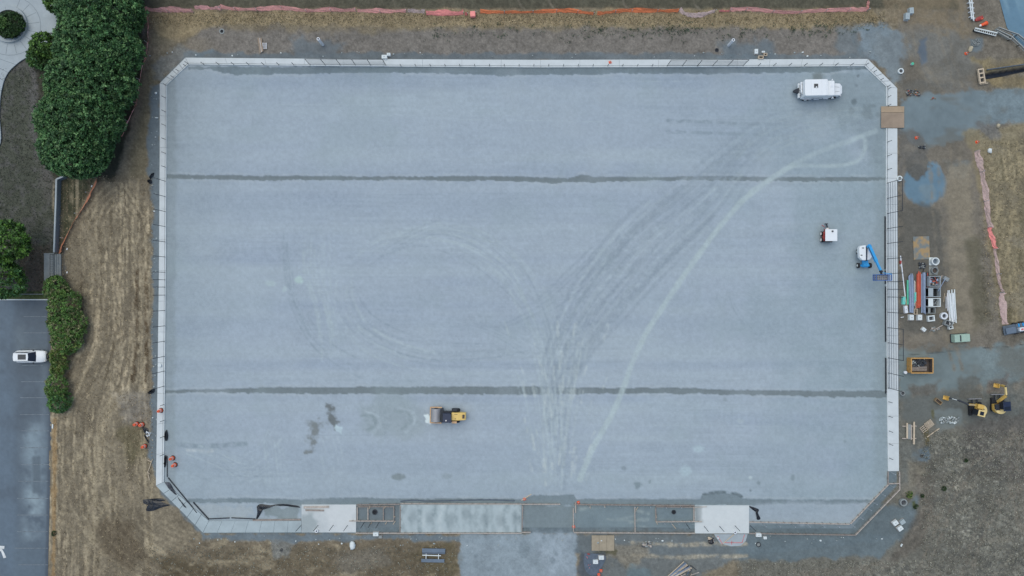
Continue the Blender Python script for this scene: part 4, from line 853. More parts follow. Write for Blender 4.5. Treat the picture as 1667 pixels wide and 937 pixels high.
scrapbits('scrap_heap', 'rusty brown wood scrap south of the casting row', 'scrap', 1521, 535, 14, 6, 16, [M_wood, M_cgrey], .15, (.1, .4), 12)
scrapbits('rubble_pile', 'heap of pale broken concrete west of the excavators', 'rubble', 1544, 683, 30, 10, 90, [M_rubble, M_cpale, M_rubble, M_cgrey], .3, (.1, .45), 13)
scrapbits('rubble_pile', 'scatter of dark stones and orange scraps below the northeast corner', 'rubble', 1486, 151, 24, 10, 80, [M_debris, M_cgrey, M_rubble, M_debris, M_debris, M_cgrey, M_rust, M_debris, M_opipe], .2, (.06, .3), 14)
scrapbits('rubble_pile', 'dark little rock cluster above the muddy mound', 'rubble', 1500, 239, 10, 5, 26, [M_debris, M_cgrey, M_dark], .25, (.08, .35), 15)
scrapbits('rubble_pile', 'tiny orange scraps right of the dark stones', 'rubble', 1521, 160, 12, 4, 10, [M_opipe, M_rust], .08, (.05, .18), 16)
scrapbits('rubble_pile', 'white plastic litter among the drums on the west side', 'litter', 242, 706, 7, 8, 30, [M_whitep, M_cpale], .2, (.06, .25), 17)
# big yard things: green box, skip, blue trailer
gb = thing('utility_enclosure', 'pale green two lidded utility box near the yard road', 'utility box', P(1560, 549.5), R(4))
MB().box((0, 0, .5), (2.5, 1.25, 1.0)).build('case', M_green, gb, .05); MB().box((-.82, 0, 1.03), (.85, 1.15, .06)).build('lid', M_green, gb, .02); MB().box((.55, 0, 1.03), (1.35, 1.15, .06)).build('lid', M_green, gb, .02)
MB().box((-.3, 0, 1.02), (.2, 1.0, .06)).build('vent', M_dark, gb); MB().box((0, 0, .06), (2.7, 1.4, .12)).build('skid', M_dark, gb)
for k in (-1, 1): MB().cyl((k * .9, -.64, .6), (k * .9, -.70, .6), .06).build('latch', M_gal, gb)
sk_ = thing('skip', 'orange brown metal skip full of dark scrap', 'skip', P(1493.5, 593.5), 0)
w, l, h = 3.5, 2.4, 1.35
for nm, c, d in (('side_wall', (0, l / 2 - .05, h / 2), (w, .1, h)), ('side_wall', (0, -l / 2 + .05, h / 2), (w, .1, h)), ('end_wall', (w / 2 - .05, 0, h / 2), (.1, l - .22, h)), ('end_wall', (-w / 2 + .05, 0, h / 2), (.1, l - .22, h))):
    MB().mi(0).box(c, d).build(nm, M_skip, sk_, .02)
for s_ in (-1, 1): MB().box((0, s_ * (l / 2 + .02), h - .05), (w + .06, .09, .1)).build('top_rim', M_skip, sk_, .01); MB().box((s_ * (w / 2 + .02), 0, h - .05), (.09, l - .1, .1)).build('top_rim', M_skip, sk_, .01)
for k in range(5): MB().box((-w / 2 + .35 + k * .7, -l / 2 - .05, h / 2), (.1, .1, h - .15)).build('rib', M_skip, sk_)
for k in range(3): MB().box((-w / 2 - .05, -.75 + k * .75, h / 2), (.1, .1, h - .15)).build('rib', M_skip, sk_)
MB().box((0, 0, .28), (w - .22, l - .22, .3)).build('floor', M_skipi, sk_)
MB().box((w / 2 - .13, 0, .82), (.06, l - .24, 1.0)).build('dark_inner_panel', M_skipi, sk_)  # dark panel over the east inner wall, makes the skip interior darker
rn = random.Random(3); b = MB()
for k in range(110): b.mi(k % 4); b.blob((rn.uniform(-1.4, .9), rn.uniform(-.2, .95), .5 + .4 * rn.random()), (rn.uniform(.05, .3), rn.uniform(.05, .25), rn.uniform(.04, .12)), k, 6, 3)
b.build('scrap_fill', [M_debris, M_dark, M_dark, M_rubble], sk_)['kind'] = 'stuff'
for k in range(5): MB().bar((-1.4, -.35 - .13 * k, .75), (1.0, -.2 - .17 * k, .85), .08, .05).build('scrap_board', [M_woodd, M_wood][k % 2], sk_)
tr = thing('flat_trailer', 'dark blue flat trailer carrying boxes at the east edge', 'trailer', P(1655, 533), R(11))
MB().box((0, 0, .55), (5.2, 1.5, .18)).build('deck', M_rope, tr, .03); MB().box((-1.6, -.1, .8), (1.6, 1.0, .35)).build('tarp', M_panelb, tr, .08)
for sx in (-.5, .6): 
    for sy in (-.8, .8): MB().cyl((sx, sy - .1, .35), (sx, sy + .1, .35), .35, n=14).build('wheel', M_rub, tr)
for k in range(9): MB().box((-.4 + k * .35, .45, .68), (.22, .5, .06)).build('rung', M_blue if k % 2 else M_panelb, tr)
bx = thing('carton', 'white carton with a red front riding on the blue trailer', 'carton', P(1656, 535) + Vector((0, 0, .65)), R(10)); MB().box((0, 0, .25), (.85, .55, .5)).build('box', M_whitep, bx, .02); MB().box((0, 0, .506), (.4, .28, .01)).build('red_panel', M_rpaint, bx)
# white pole risers, bucket, poles
for x, y, hh, lab in ((525.5, 72.5, 2.7, 'upright white pipe riser in the soil north of the west fence'), (1186, 73.5, 2.5, 'upright white pipe riser in the soil north of the east fence')):
    t = thing('pipe_riser', lab, 'pipe riser', P(x, y)); MB().pipe((0, 0, -.2), (0, 0, hh), .24, .14, 18).build('tube', M_whitep, t); MB().cyl((0, 0, hh - .3), (0, 0, hh - .25), .15, n=14).build('bore_shade', M_hole, t)  # near-black disc stands in for the shade inside the bore
def bucket(label, x, y, m, lid, r=.16, h=.36):
    t = thing('bucket', label, 'bucket', P(x, y)); MB().cyl((0, 0, 0), (0, 0, h), r * .85, r, 12).build('pail', m, t); MB().cyl((0, 0, h), (0, 0, h + .04), r * 1.08, n=12).build('lid', lid, t)
    MB().tube([(r * 1.05 * math.cos(a), -r * 1.05 * math.sin(a), h * .8 - .1 * math.sin(a)) for a in (0, .8, 1.57, 2.3, 3.14)], .012, 4).build('handle', M_gal, t)
bucket('green lidded bucket by the pale manhole ring', 1483.5, 104.5, M_whitep, M_gpipe, .22)
bucket('white bucket beside the skip', 1472, 605.5, M_whitep, M_whitep, .24, .4)
bucket('pale blue white cooler standing on the west kerb', 261.5, 594, M_whitep, M_cpale, .28, .35)
# logs, rocks, bags
def rock(label, x, y, rx, ry, m, h=.3, cat='rock', name='boulder', seed=1, rz=0):
    b = MB().blob((0, 0, h * .4), (rx * .1, ry * .1, h), seed, 9, 5); o = b.build(name, m, smooth=True); o.location = P(x, y); o.rotation_euler.z = R(rz); return tag(o, label, cat)
rock('pale tan boulder beside the yard road', 1624, 204.5, 2.6, 4, M_stone2, seed=2); rock('pale blue grey boulder in the east grass', 1610.5, 245.5, 3.4, 4.4, M_cpale, seed=3)
rock('lumpy white sack south of the small form', 574, 886.5, 5, 7, M_cpale, .35, 'sack', 'sack', 4)
rock('round pale stone in the northwest soil edge', 254, 151.5, 2, 2.2, M_cpale, .15, seed=5); rock('flat pale stone farther down the west gravel', 255, 191.5, 3.2, 1, M_cpale, .12, seed=6)
rock('small red plastic scrap near the southern white blocks', 958, 901.5, 2.6, 1.2, M_red, .1, 'scrap', 'scrap_bit', 7)
rock('oval tan stone lid beside the pale hose loops', 1579.5, 80, 3.6, 6.5, M_stone2, .2, seed=8, rz=-25)
for i, (x, y) in enumerate(((345, 90.5), (318, 81), (375, 88), (440, 92), (467, 93), (500, 89.5), (507, 93), (546, 93), (1147, 96), (1145, 92), (1172, 93))):
    pass
stn = MB(); rn = random.Random(21)
for k in range(190):
    s = rn.choice((0, 1, 3, 3)); x, y = [(rn.uniform(240, 1440), rn.uniform(84, 94)), (rn.uniform(246, 256), rn.uniform(140, 780)), (rn.uniform(1466, 1600), rn.uniform(60, 800)), (rn.uniform(300, 1480), rn.uniform(872, 888))][s]
    q = P(x, y); r = rn.uniform(.05, .2) * rn.random() ** .5 + .03; stn.mi(0 if k % 5 else 2); stn.blob((q.x, q.y, r * .25), (r, r * rn.uniform(.6, 1), r * .6), k, 6, 3)
tag(stn.build('scattered_stones', [M_rubble, M_cgrey, M_cpale]), 'small loose stones scattered along the kerb and yard', 'stones', kind='stuff')

for lb, x, y, rz, w, l, m in (('thin dark rod leaning across the fourth casting', 1527, 463, 60, 2.4, .06, M_cond), ('thin wooden stick right of the scrap filled basin', 1530, 455, 70, 1.6, .07, M_wood), ('short rusty bar under the rusty plate', 1503, 437, 80, 1.6, .08, M_dark),
      ('pale stick between the white pipes and the castings', 1536, 484, 85, 1.4, .06, M_woodp), ('white offcut south of the teal box', 1468, 516, 10, .5, .1, M_whitep), ('brown board south of the casting row', 1528, 532, 28, 1.3, .12, M_wood)):
    t = MB().box((0, 0, .12), (w, l, .08), 0).build('loose_rod', m); t.location = P(x, y) + Vector((0, 0, .9 if 'across' in lb else 0)); t.rotation_euler.z = R(rz); tag(t, lb, 'rod')
# ---------------------------------------------------------------- traffic drums and cones
dr = thing('traffic_drum', '', 'traffic drum')
def drum_mesh(z0, z1, r0, r1, n=14): return MB().cyl((0, 0, z0), (0, 0, z1), r0, r1, n)
MB().cyl((0, 0, 0), (0, 0, .09), .44, .42, 8).build('rubber_base', M_rub, dr)
b = MB(); lv = [(.08, .33), (.33, .31), (.34, .285), (.58, .27), (.59, .25), (.82, .235), (.83, .215), (1.02, .205)]
for i in range(0, 8, 2): b.cyl((0, 0, lv[i][0]), (0, 0, lv[i + 1][0]), lv[i][1], lv[i + 1][1], 14)
b.build('barrel', M_org, dr)
MB().pipe((0, 0, .42), (0, 0, .52), .29, .27, 14).build('band', M_refl, dr); MB().pipe((0, 0, .66), (0, 0, .76), .262, .24, 14).build('band', M_refl, dr)
MB().tube([(-.12, 0, 1.02), (-.1, 0, 1.1), (.1, 0, 1.1), (.12, 0, 1.02)], .02, 5).build('handle', M_rub, dr)
DR = [(263, 667.5, 'orange drum standing on the west kerb itself'), (223.5, 689.5, 'westernmost orange drum in the straw by the west kerb'), (232.5, 690.5, 'orange drum touching the top of the black plastic strip'),
      (236.5, 725.5, 'orange drum in the straw below the white litter'), (281.5, 745, 'northern orange drum of the pair inside the field corner'), (285.2, 756, 'southern orange drum of the pair inside the field corner')]
dr.location = P(*DR[0][:2]) + Vector((0, 0, .12)); dr['label'] = DR[0][2]; dr['group'] = 'orange traffic drums by the southwest corner'
for i, (x, y, lb) in enumerate(DR[1:]): dup(dr, P(x, y), i * .9, lb)
cn = thing('traffic_cone', '', 'traffic cone')
MB().box((0, 0, .02), (.42, .42, .04)).build('base', M_org, cn); MB().cyl((0, 0, .04), (0, 0, .7), .15, .03, 14).build('body', M_org, cn); MB().cyl((0, 0, .3), (0, 0, .42), .105, .085, 14).build('band', M_refl, cn)
CN = [(978.3, 928.5, 'small orange cone north of its mate beside the blue fabric'), (974.8, 935, 'orange cone at the very bottom beside the blue fabric'), (854, 812, 'orange cone west of the open south gap'), (941.5, 817.5, 'orange cone at the northeast post of the open south gap'),
      (1572.3, 87, 'small orange cone beside the oval stone lid'), (993, 101.5, 'tiny orange marker cone on the north kerb'), (934, 857, 'orange cone on the timber edge east of the south gap'), (1491.5, 224, 'orange cone lump near the dark rock cluster'), (1590, 231, 'small orange cone above the torn pink net')]
cn.location = P(*CN[0][:2]); cn['label'] = CN[0][2]; cn['group'] = 'small orange cones round the site'
for x, y, lb in CN[1:]: dup(cn, P(x, y) + Vector((0, 0, .13 if lb.startswith('tiny') else 0)), .3, lb)
t = thing('fallen_drum', 'orange and white drum lying in the northeast grass', 'traffic drum', P(1600, 40), R(22))
MB().cyl((-.55, 0, .28), (.35, 0, .28), .2, .3, 14).build('barrel', M_org, t); MB().cyl((-.8, 0, .25), (-.55, 0, .26), .14, .2, 12).build('white_end', M_refl, t); MB().cyl((.35, 0, .28), (.45, 0, .28), .36, n=12).build('rim', M_org, t)
t = thing('crushed_drum', 'crushed red drum in the grass above the fallen one', 'traffic drum', P(1593, 31), R(25))
MB().blob((0, 0, .2), (.75, .35, .25), 3, 9, 5).build('barrel', M_red, t); MB().blob((.3, -.2, .25), (.35, .12, .2), 5, 7, 4).build('rim', M_org, t)

# ---------------------------------------------------------------- vehicles
def wheel(parent, x, y, r, w, rim=M_gal, z=None):
    z = z or r; o = MB().cyl((x, y - w / 2, z), (x, y + w / 2, z), r, n=20).build('wheel', M_rub, parent, .03)
    s = 1 if y > 0 else -1; MB().cyl((x, y + s * w * .3, z), (x, y + s * (w / 2 + .02), z), r * .6, r * .5, 14).build('rim', rim, o); return o
def sec(x, w, z0, z1, c=.12):           # rounded box cross section at x
    return [(x, -w, z0 + c), (x, -w + c, z0), (x, w - c, z0), (x, w, z0 + c), (x, w, z1 - c), (x, w - c, z1), (x, 0, z1 + .02), (x, -w + c, z1), (x, -w, z1 - c)]
su = thing('parked_car', 'white suv with a dark sunroof parked nose to the hedge', 'car', P(50.5, 580) * .993)
MB().loft([sec(-2.48, .72, .5, .82), sec(-2.42, .86, .36, .98), sec(-2.1, .95, .28, 1.03), sec(-1.2, .98, .25, 1.04), sec(.4, .98, .25, 1.02), sec(1.1, .97, .25, 1.02), sec(1.8, .95, .27, .96), sec(2.25, .86, .3, .86), sec(2.44, .7, .36, .74)]).build('body', M_white, su, 0, True)
def gh(x, w, z, b=.0): return [(x, -w, z), (x, w, z)]
g = MB(); r0 = [(-2.3, -.8, 1.02), (-2.3, .8, 1.02), (.95, .84, 1.02), (1.05, 0, 1.02), (.95, -.84, 1.02)]; r1 = [(-2.0, -.64, 1.62), (-2.0, .64, 1.62), (.02, .64, 1.66), (.06, 0, 1.67), (.02, -.64, 1.66)]
g.loft([[Vector(p) for p in r0], [Vector(p) for p in r1]]).build('cabin_glass', M_glass, su)
b = MB(); b.prism([(-2.25, -.6), (-2.05, -.69), (.06, -.66), (.14, 0), (.06, .66), (-2.05, .69), (-2.25, .6), (-2.32, 0)], 1.62, 1.70); b.build('roof', M_white, su, .03)
MB().box((-.85, 0, 1.71), (1.3, .84, .03)).build('sunroof', M_glass, su, .01)
for s in (-1, 1):
    MB().bar((-2.0, s * .6, 1.74), (-.1, s * .6, 1.76), .05, .06).build('roof_rail', M_gal, su)
    MB().bar((.92, s * .85, 1.03), (.05, s * .66, 1.67), .07, .05).build('pillar', M_white, su)
    MB().box((.55, s * 1.04, 1.06), (.16, .22, .16)).build('mirror', M_dark, su, .02)
    MB().blob((2.2, s * .66, .78), (.2, .16, .08), 2, 9, 5).build('headlight', M_refl, su)
    MB().bar((-2.38, s * .7, .8), (-2.44, s * .5, .9), .1, .2).build('tail_light', M_red, su)
    for x in (-1.5, 1.5): wheel(su, x, s * .88, .37, .24)
MB().box((2.44, 0, .62), (.12, .82, .3)).build('grille', M_dark, su, .02); MB().box((-2.42, 0, 1.0), (.16, 1.2, .16)).build('rear_spoiler', M_white, su, .03)
MB().box((2.49, 0, .5), (.04, .5, .14)).build('number_plate', M_refl, su)

tk = thing('service_truck', 'white box truck with dark roof hatch parked in the northeast of the field', 'truck', P(1322, 150), R(1))
bh = MB(); bh.prism([(-2.35, -1.2), (-2.2, -1.3), (1.2, -1.3), (1.3, -1.2), (1.3, 1.2), (1.2, 1.3), (-2.2, 1.3), (-2.35, 1.2)], .75, 2.85); bh.build('cargo_box', M_white, tk, .07)
MB().box((-.6, .25, 2.88), (.62, .62, .06)).build('roof_hatch', M_glass, tk); MB().box((-.56, .02, 2.92), (.2, .22, .03), R(45)).build('hatch_hinge', M_white, tk)
MB().box((-2.6, 0, .95), (.22, 2.3, .5)).build('rear_bumper', M_white, tk, .04); MB().box((-2.55, .3, 1.9), (.25, 1.7, .2)).build('rear_step', M_whitep, tk, .03)
for k in range(3): MB().box((-2.5, -.8 + k * .8, 1.5), (.14, .1, 1.1)).build('rear_post', M_gal, tk)
MB().loft([[(-2.7, -.45, .9), (-2.7, .45, .9), (-2.7, .4, 1.4), (-2.7, -.4, 1.4)], [(-3.1, -.32, .75), (-3.1, .32, .75), (-3.1, .28, 1.05), (-3.1, -.28, 1.05)], [(-3.4, -.1, .6), (-3.4, .1, .6), (-3.4, .08, .75), (-3.4, -.08, .75)]]).build('rear_chute', M_dark, tk)
MB().prism([(1.42, -1.2), (2.55, -1.18), (2.62, -1.05), (2.62, 1.05), (2.55, 1.18), (1.42, 1.2)], .7, 2.35).build('cab', M_white, tk, .1)
MB().loft([[(2.62, -1.02, .7), (2.62, 1.02, .7), (2.62, .98, 1.62), (2.62, -.98, 1.62)], [(3.85, -.98, .7), (3.85, .98, .7), (3.85, .94, 1.5), (3.85, -.94, 1.5)], [(4.3, -.6, .7), (4.3, .6, .7), (4.28, .55, 1.3), (4.28, -.55, 1.3)]]).build('hood', M_white, tk, .06)
MB().loft([[(2.60, -.9, 1.62), (2.60, .9, 1.62), (2.60, .84, 2.2), (2.60, -.84, 2.2)], [(2.78, -.9, 1.6), (2.78, .9, 1.6), (2.66, .84, 2.2), (2.66, -.84, 2.2)]]).build('windshield', M_glass, tk)
for s in (-1, 1):
    MB().box((2.05, s * 1.11, 1.9), (.75, .04, .5)).build('side_window', M_glass, tk); MB().box((2.45, s * 1.42, 1.75), (.12, .25, .5)).build('mirror', M_whitep, tk, .02)
    MB().bar((2.3, s * 1.1, 1.9), (2.45, s * 1.4, 1.8), .05).build('mirror_arm', M_gal, tk)
    MB().box((1.9, s * 1.15, .6), (.8, .3, .1)).build('step', M_whitep, tk, .02); MB().blob((4.0, s * .84, 1.1), (.12, .14, .12), 2, 8, 5).build('headlight', M_refl, tk)
    wheel(tk, 3.1, s * 1.02, .48, .3, M_cpale); wheel(tk, -1.35, s * 1.15, .5, .5, M_cpale)
    MB().box((-1.35, s * 1.33, 1.12), (1.4, .22, .1)).build('fender', M_whitep, tk, .02)
MB().box((.3, 0, .65), (5.8, .8, .25)).build('chassis', M_dark, tk); MB().box((2.1, .3, 2.38), (.3, .3, .05)).build('roof_vent', M_whitep, tk)
for x in (-1.4, .3, 1.0): MB().box((x, 0, 2.86), (.05, 2.3, .03)).build('roof_rib', M_whitep, tk)
for s in (-.4, .4): MB().bar((2.9, s, 1.6), (3.75, s * .8, 1.52), .04, .03).build('hood_seam', M_cgrey, tk)
MB().box((4.26, 0, .98), (.06, .9, .4)).build('grille', M_dark, tk); MB().box((4.34, 0, .55), (.14, 1.9, .2)).build('front_bumper', M_gal, tk, .02)
MB().cyl((1.38, .95, .8), (1.38, .95, 2.7), .06, n=8).build('exhaust_stack', M_gal, tk)
MB().cyl((-.3, -1.32, 1.0), (.6, -1.32, 1.0), .2, n=12).build('fuel_tank', M_gal, tk); MB().bar((-2.0, -1.33, 1.5), (1.0, -1.33, 1.5), .03, .08).build('side_stripe', M_cgrey, tk)

M_yel2 = mat('roller yellow', (.80, .54, .16), .4, 0, .06, 2, .02)
ro = thing('road_roller', 'yellow soil compactor roller with a smooth steel drum', 'roller', P(731, 674.3), R(180 - 1.5))
# local +x is the drum end
MB().cyl((2.02, -1.05, .76), (2.02, 1.05, .76), .76, n=40).build('drum', M_steel, ro, .02)
for a, b_ in (((1.1, -1.25, .8), (2.9, -1.25, .8)), ((1.1, 1.25, .8), (2.9, 1.25, .8)), ((2.93, -1.3, .85), (2.93, 1.3, .85))): MB().bar(a, b_, .16, .34).build('drum_frame', M_fry, ro, .02)
for s in (-1, 1): MB().cyl((2.02, s * 1.04, .76), (2.02, s * 1.2, .76), .3, n=12).build('hub', M_dark, ro)
MB().box((1.02, 0, .8), (.34, 2.3, .5)).build('front_yoke', M_dark, ro, .03)
MB().box((.15, -.15, .75), (1.6, 1.1, .6)).build('articulation', M_dark, ro, .03)
MB().box((.28, .18, 1.3), (1.25, 1.3, .6)).build('operator_deck', M_navy, ro, .05); MB().box((.1, .2, 2.35), (1.35, 1.4, .09)).build('canopy', M_navy, ro, .04)
for x in (-.5, .7):
    for y in (-.45, .85): MB().cyl((x, y, 1.3), (x, y, 2.35), .04, n=6).build('canopy_post', M_dark, ro)
MB().cyl((.25, .55, 2.4), (.25, .55, 2.5), .11, n=10).build('beacon', M_refl, ro)
MB().box((0, .2, 1.75), (.5, .5, .5)).build('seat', M_dark, ro, .05); MB().box((.85, .3, 1.55), (.2, .9, .5)).build('console', M_dark, ro, .04)
hd = MB(); hd.loft([[(-.55, -.62, .75), (-.55, .68, .75), (-.55, .64, 1.72), (-.55, -.58, 1.72)], [(-1.6, -.64, .75), (-1.6, .7, .75), (-1.6, .64, 1.68), (-1.6, -.58, 1.68)], [(-2.85, -.6, .8), (-2.85, .66, .8), (-2.78, .58, 1.45), (-2.78, -.52, 1.45)]]); hd.build('engine_hood', M_yel2, ro, .06)
MB().box((-2.45, .0, 1.57), (.35, .62, .05), ry=R(-10)).build('grille', M_skipi, ro); MB().cyl((-1.15, .35, 1.6), (-1.15, .35, 1.95), .05, n=8).build('exhaust', M_dark, ro)
MB().bar((-1.0, -.35, 1.72), (-1.5, -.35, 1.71), .05, .03).build('hood_handle', M_dark, ro)
for s in (-1, 1): 
    wheel(ro, -1.15, s * .86, .68, .46, M_dark); MB().box((-1.0, s * 1.0 if s < 0 else .98, 1.5), (.8, .34, .05)).build('fender', M_fry if s > 0 else M_dark, ro, .02)

mo = thing('ride_on_trencher', 'small red four wheeled machine with a square white sun canopy', 'trencher', P(1343.5, 385))
MB().box((0, 0, .55), (1.35, 1.5, .5)).build('body', M_red, mo, .05); MB().box((0, -.82, .5), (1.2, .2, .5)).build('rear_bumper', M_dark, mo, .03)
MB().box((.05, .1, 2.02), (1.92, 1.9, .07)).build('canopy', M_white, mo, .04); MB().cyl((.2, .72, 2.05), (.2, .72, 2.2), .14, n=12).build('exhaust_cap', M_dark, mo)
for x in (-.7, .75):
    for y in (-.6, .8): MB().cyl((x, y, .7), (x, y, 2.0), .035, n=6).build('canopy_post', M_dark, mo)
MB().box((0, -.35, .95), (.5, .45, .3)).build('seat', M_dark, mo, .05); MB().box((0, .95, .6), (.75, .5, .5)).build('front_frame', M_red, mo, .04)
MB().cyl((-.15, 1.15, .9), (-.15, 1.15, 1.15), .2, n=12).build('reel', M_refl, mo); MB().cyl((.12, 1.3, .8), (.12, 1.3, 1.0), .15, n=12).build('reel', M_cgrey, mo)
MB().bar((.05, 1.3, .7), (.0, 2.0, .45), .14, .2).build('digging_boom', M_dark, mo); MB().box((-.02, 2.05, .4), (.4, .14, .3)).build('digging_head', M_dark, mo); MB().bar((-.35, 1.5, .6), (-.6, 1.9, .1), .07).build('hydraulic_arm', M_red, mo)
for s in (-1, 1):
    for y in (-.55, .45):
        o = MB().cyl((s * .78 - .12, y, .38), (s * .78 + .12, y, .38), .38, n=18).build('wheel', M_rub, mo, .03); MB().cyl((s * .92 - .02, y, .42), (s * .92 + .02, y, .42), .26, n=14).build('rim', M_refl, o)

bl = thing('boom_lift', 'blue and white boom lift reaching its basket over the east kerb', 'boom lift', P(1404.5, 420.5)); o0 = Vector(bl.location)
for x, y in ((-.95, 1.1), (.95, 1.1), (-.95, -1.15), (.95, -1.15)):
    o = MB().cyl((x - .16, y, .42), (x + .16, y, .42), .42, n=20).build('wheel', M_rub, bl, .04); s = 1 if x > 0 else -1; MB().cyl((x + s * .14, y, .42), (x + s * .19, y, .42), .2, n=12).build('rim', M_cpale, o)
MB().box((0, -1.15, .55), (1.6, .3, .24)).build('axle', M_blue, bl, .02); MB().box((0, 1.1, .55), (1.6, .3, .24)).build('axle', M_blue, bl, .02)
MB().box((0, 0, .72), (.9, 2.9, .4)).build('chassis', M_blue, bl, .05); MB().cyl((0, .1, .9), (0, .1, 1.1), .5, n=20).build('slew_ring', M_dark, bl)
off = P(1410, 411, 1.9) - o0; off.z = 0
def rp_(pts): return [(p[0] + off.x, p[1] + off.y) for p in pts]
MB().prism(rp_([(-1.08, .7), (-.85, 1.12), (.02, 1.2), (.02, -1.22), (-.55, -1.22), (-1.0, -.75)]), 1.1, 1.9).build('engine_cover', M_white, bl, .1)
MB().prism(rp_([(.35, 1.15), (.85, 1.05), (1.1, .75), (1.05, -.6), (.7, -1.1), (.3, -1.2)]), 1.1, 1.8).build('side_cover', M_white, bl, .1)
MB().box((off.x + .17, off.y - .05, 1.35), (.3, 2.3, .6)).build('boom_well', M_navy, bl, .02)
for x, y in ((-.5, .75), (-.75, -.4)): MB().box((off.x + x, off.y + y, 1.92), (.3, .14, .03)).build('vent', M_dark, bl)
MB().box((-.1 + .1, -1.05, 1.0), (.85, .5, .3)).build('turntable_step', M_blue, bl, .03)
b0_, b1_ = P(1415, 400.5, 2.3) - o0, P(1434, 441, 4.3) - o0
MB().bar(b0_, lerp3 := b0_.lerp(b1_, .62), .42, .5).build('outer_boom', M_blue, bl, .03); MB().bar(b0_.lerp(b1_, .55), b1_, .3, .36).build('inner_boom', M_blue, bl, .02)
MB().bar(b0_ + Vector((-.22, 0, .1)), b0_.lerp(b1_, .5) + Vector((-.22, 0, .1)), .08).build('cable_tray', M_navy, bl)
MB().bar(b0_ + Vector((0, .1, -.5)), b0_.lerp(b1_, .3) - Vector((0, 0, .3)), .16).build('lift_cylinder', M_gal, bl)
MB().blob(b0_, (.32, .32, .35), 3, 10, 6).build('boom_pivot', M_blue, bl); MB().blob(b1_, (.28, .22, .3), 4, 8, 5).build('jib_knuckle', M_dark, bl)
bc = P(1436, 451.5, 4.4) - o0
MB().bar(b1_, (bc.x, bc.y + .5, bc.z - .2), .22).build('jib', M_dark, bl); MB().bar((bc.x + .2, bc.y + .75, bc.z - .1), (bc.x + 1.5, bc.y + .55, bc.z), .1).build('control_arm', M_blue, bl)
MB().box((bc.x, bc.y, bc.z - .5), (2.35, .88, .05)).build('basket_floor', mat('expanded metal floor', (.22, .21, .2), .7, .3, .3, 5), bl)
for z in (-.45, .05, .6):
    for a, b_ in (((-1.18, -.45), (1.18, -.45)), ((1.18, -.45), (1.18, .45)), ((1.18, .45), (-1.18, .45)), ((-1.18, .45), (-1.18, -.45))):
        MB().bar((bc.x + a[0], bc.y + a[1], bc.z + z), (bc.x + b_[0], bc.y + b_[1], bc.z + z), .08).build('basket_rail', mat_b if 'mat_b' in globals() else (globals().__setitem__('mat_b', mat('deep blue rail', (.03, .12, .36), .45, 0, .08, 2, .02)) or mat_b), bl)
for k in range(5):
    for s in (-.45, .45): MB().bar((bc.x - 1.18 + k * .59, bc.y + s, bc.z - .5), (bc.x - 1.18 + k * .59, bc.y + s, bc.z + .6), .05).build('basket_post', mat_b, bl)
for k in range(7): MB().box((bc.x - .98 + k * .33, bc.y, bc.z - .45), (.04, .84, .04)).build('floor_grate', M_gal, bl)
for k in range(2): MB().box((bc.x, bc.y - .2 + k * .4, bc.z - .44), (2.2, .04, .04)).build('floor_grate', M_gal, bl)

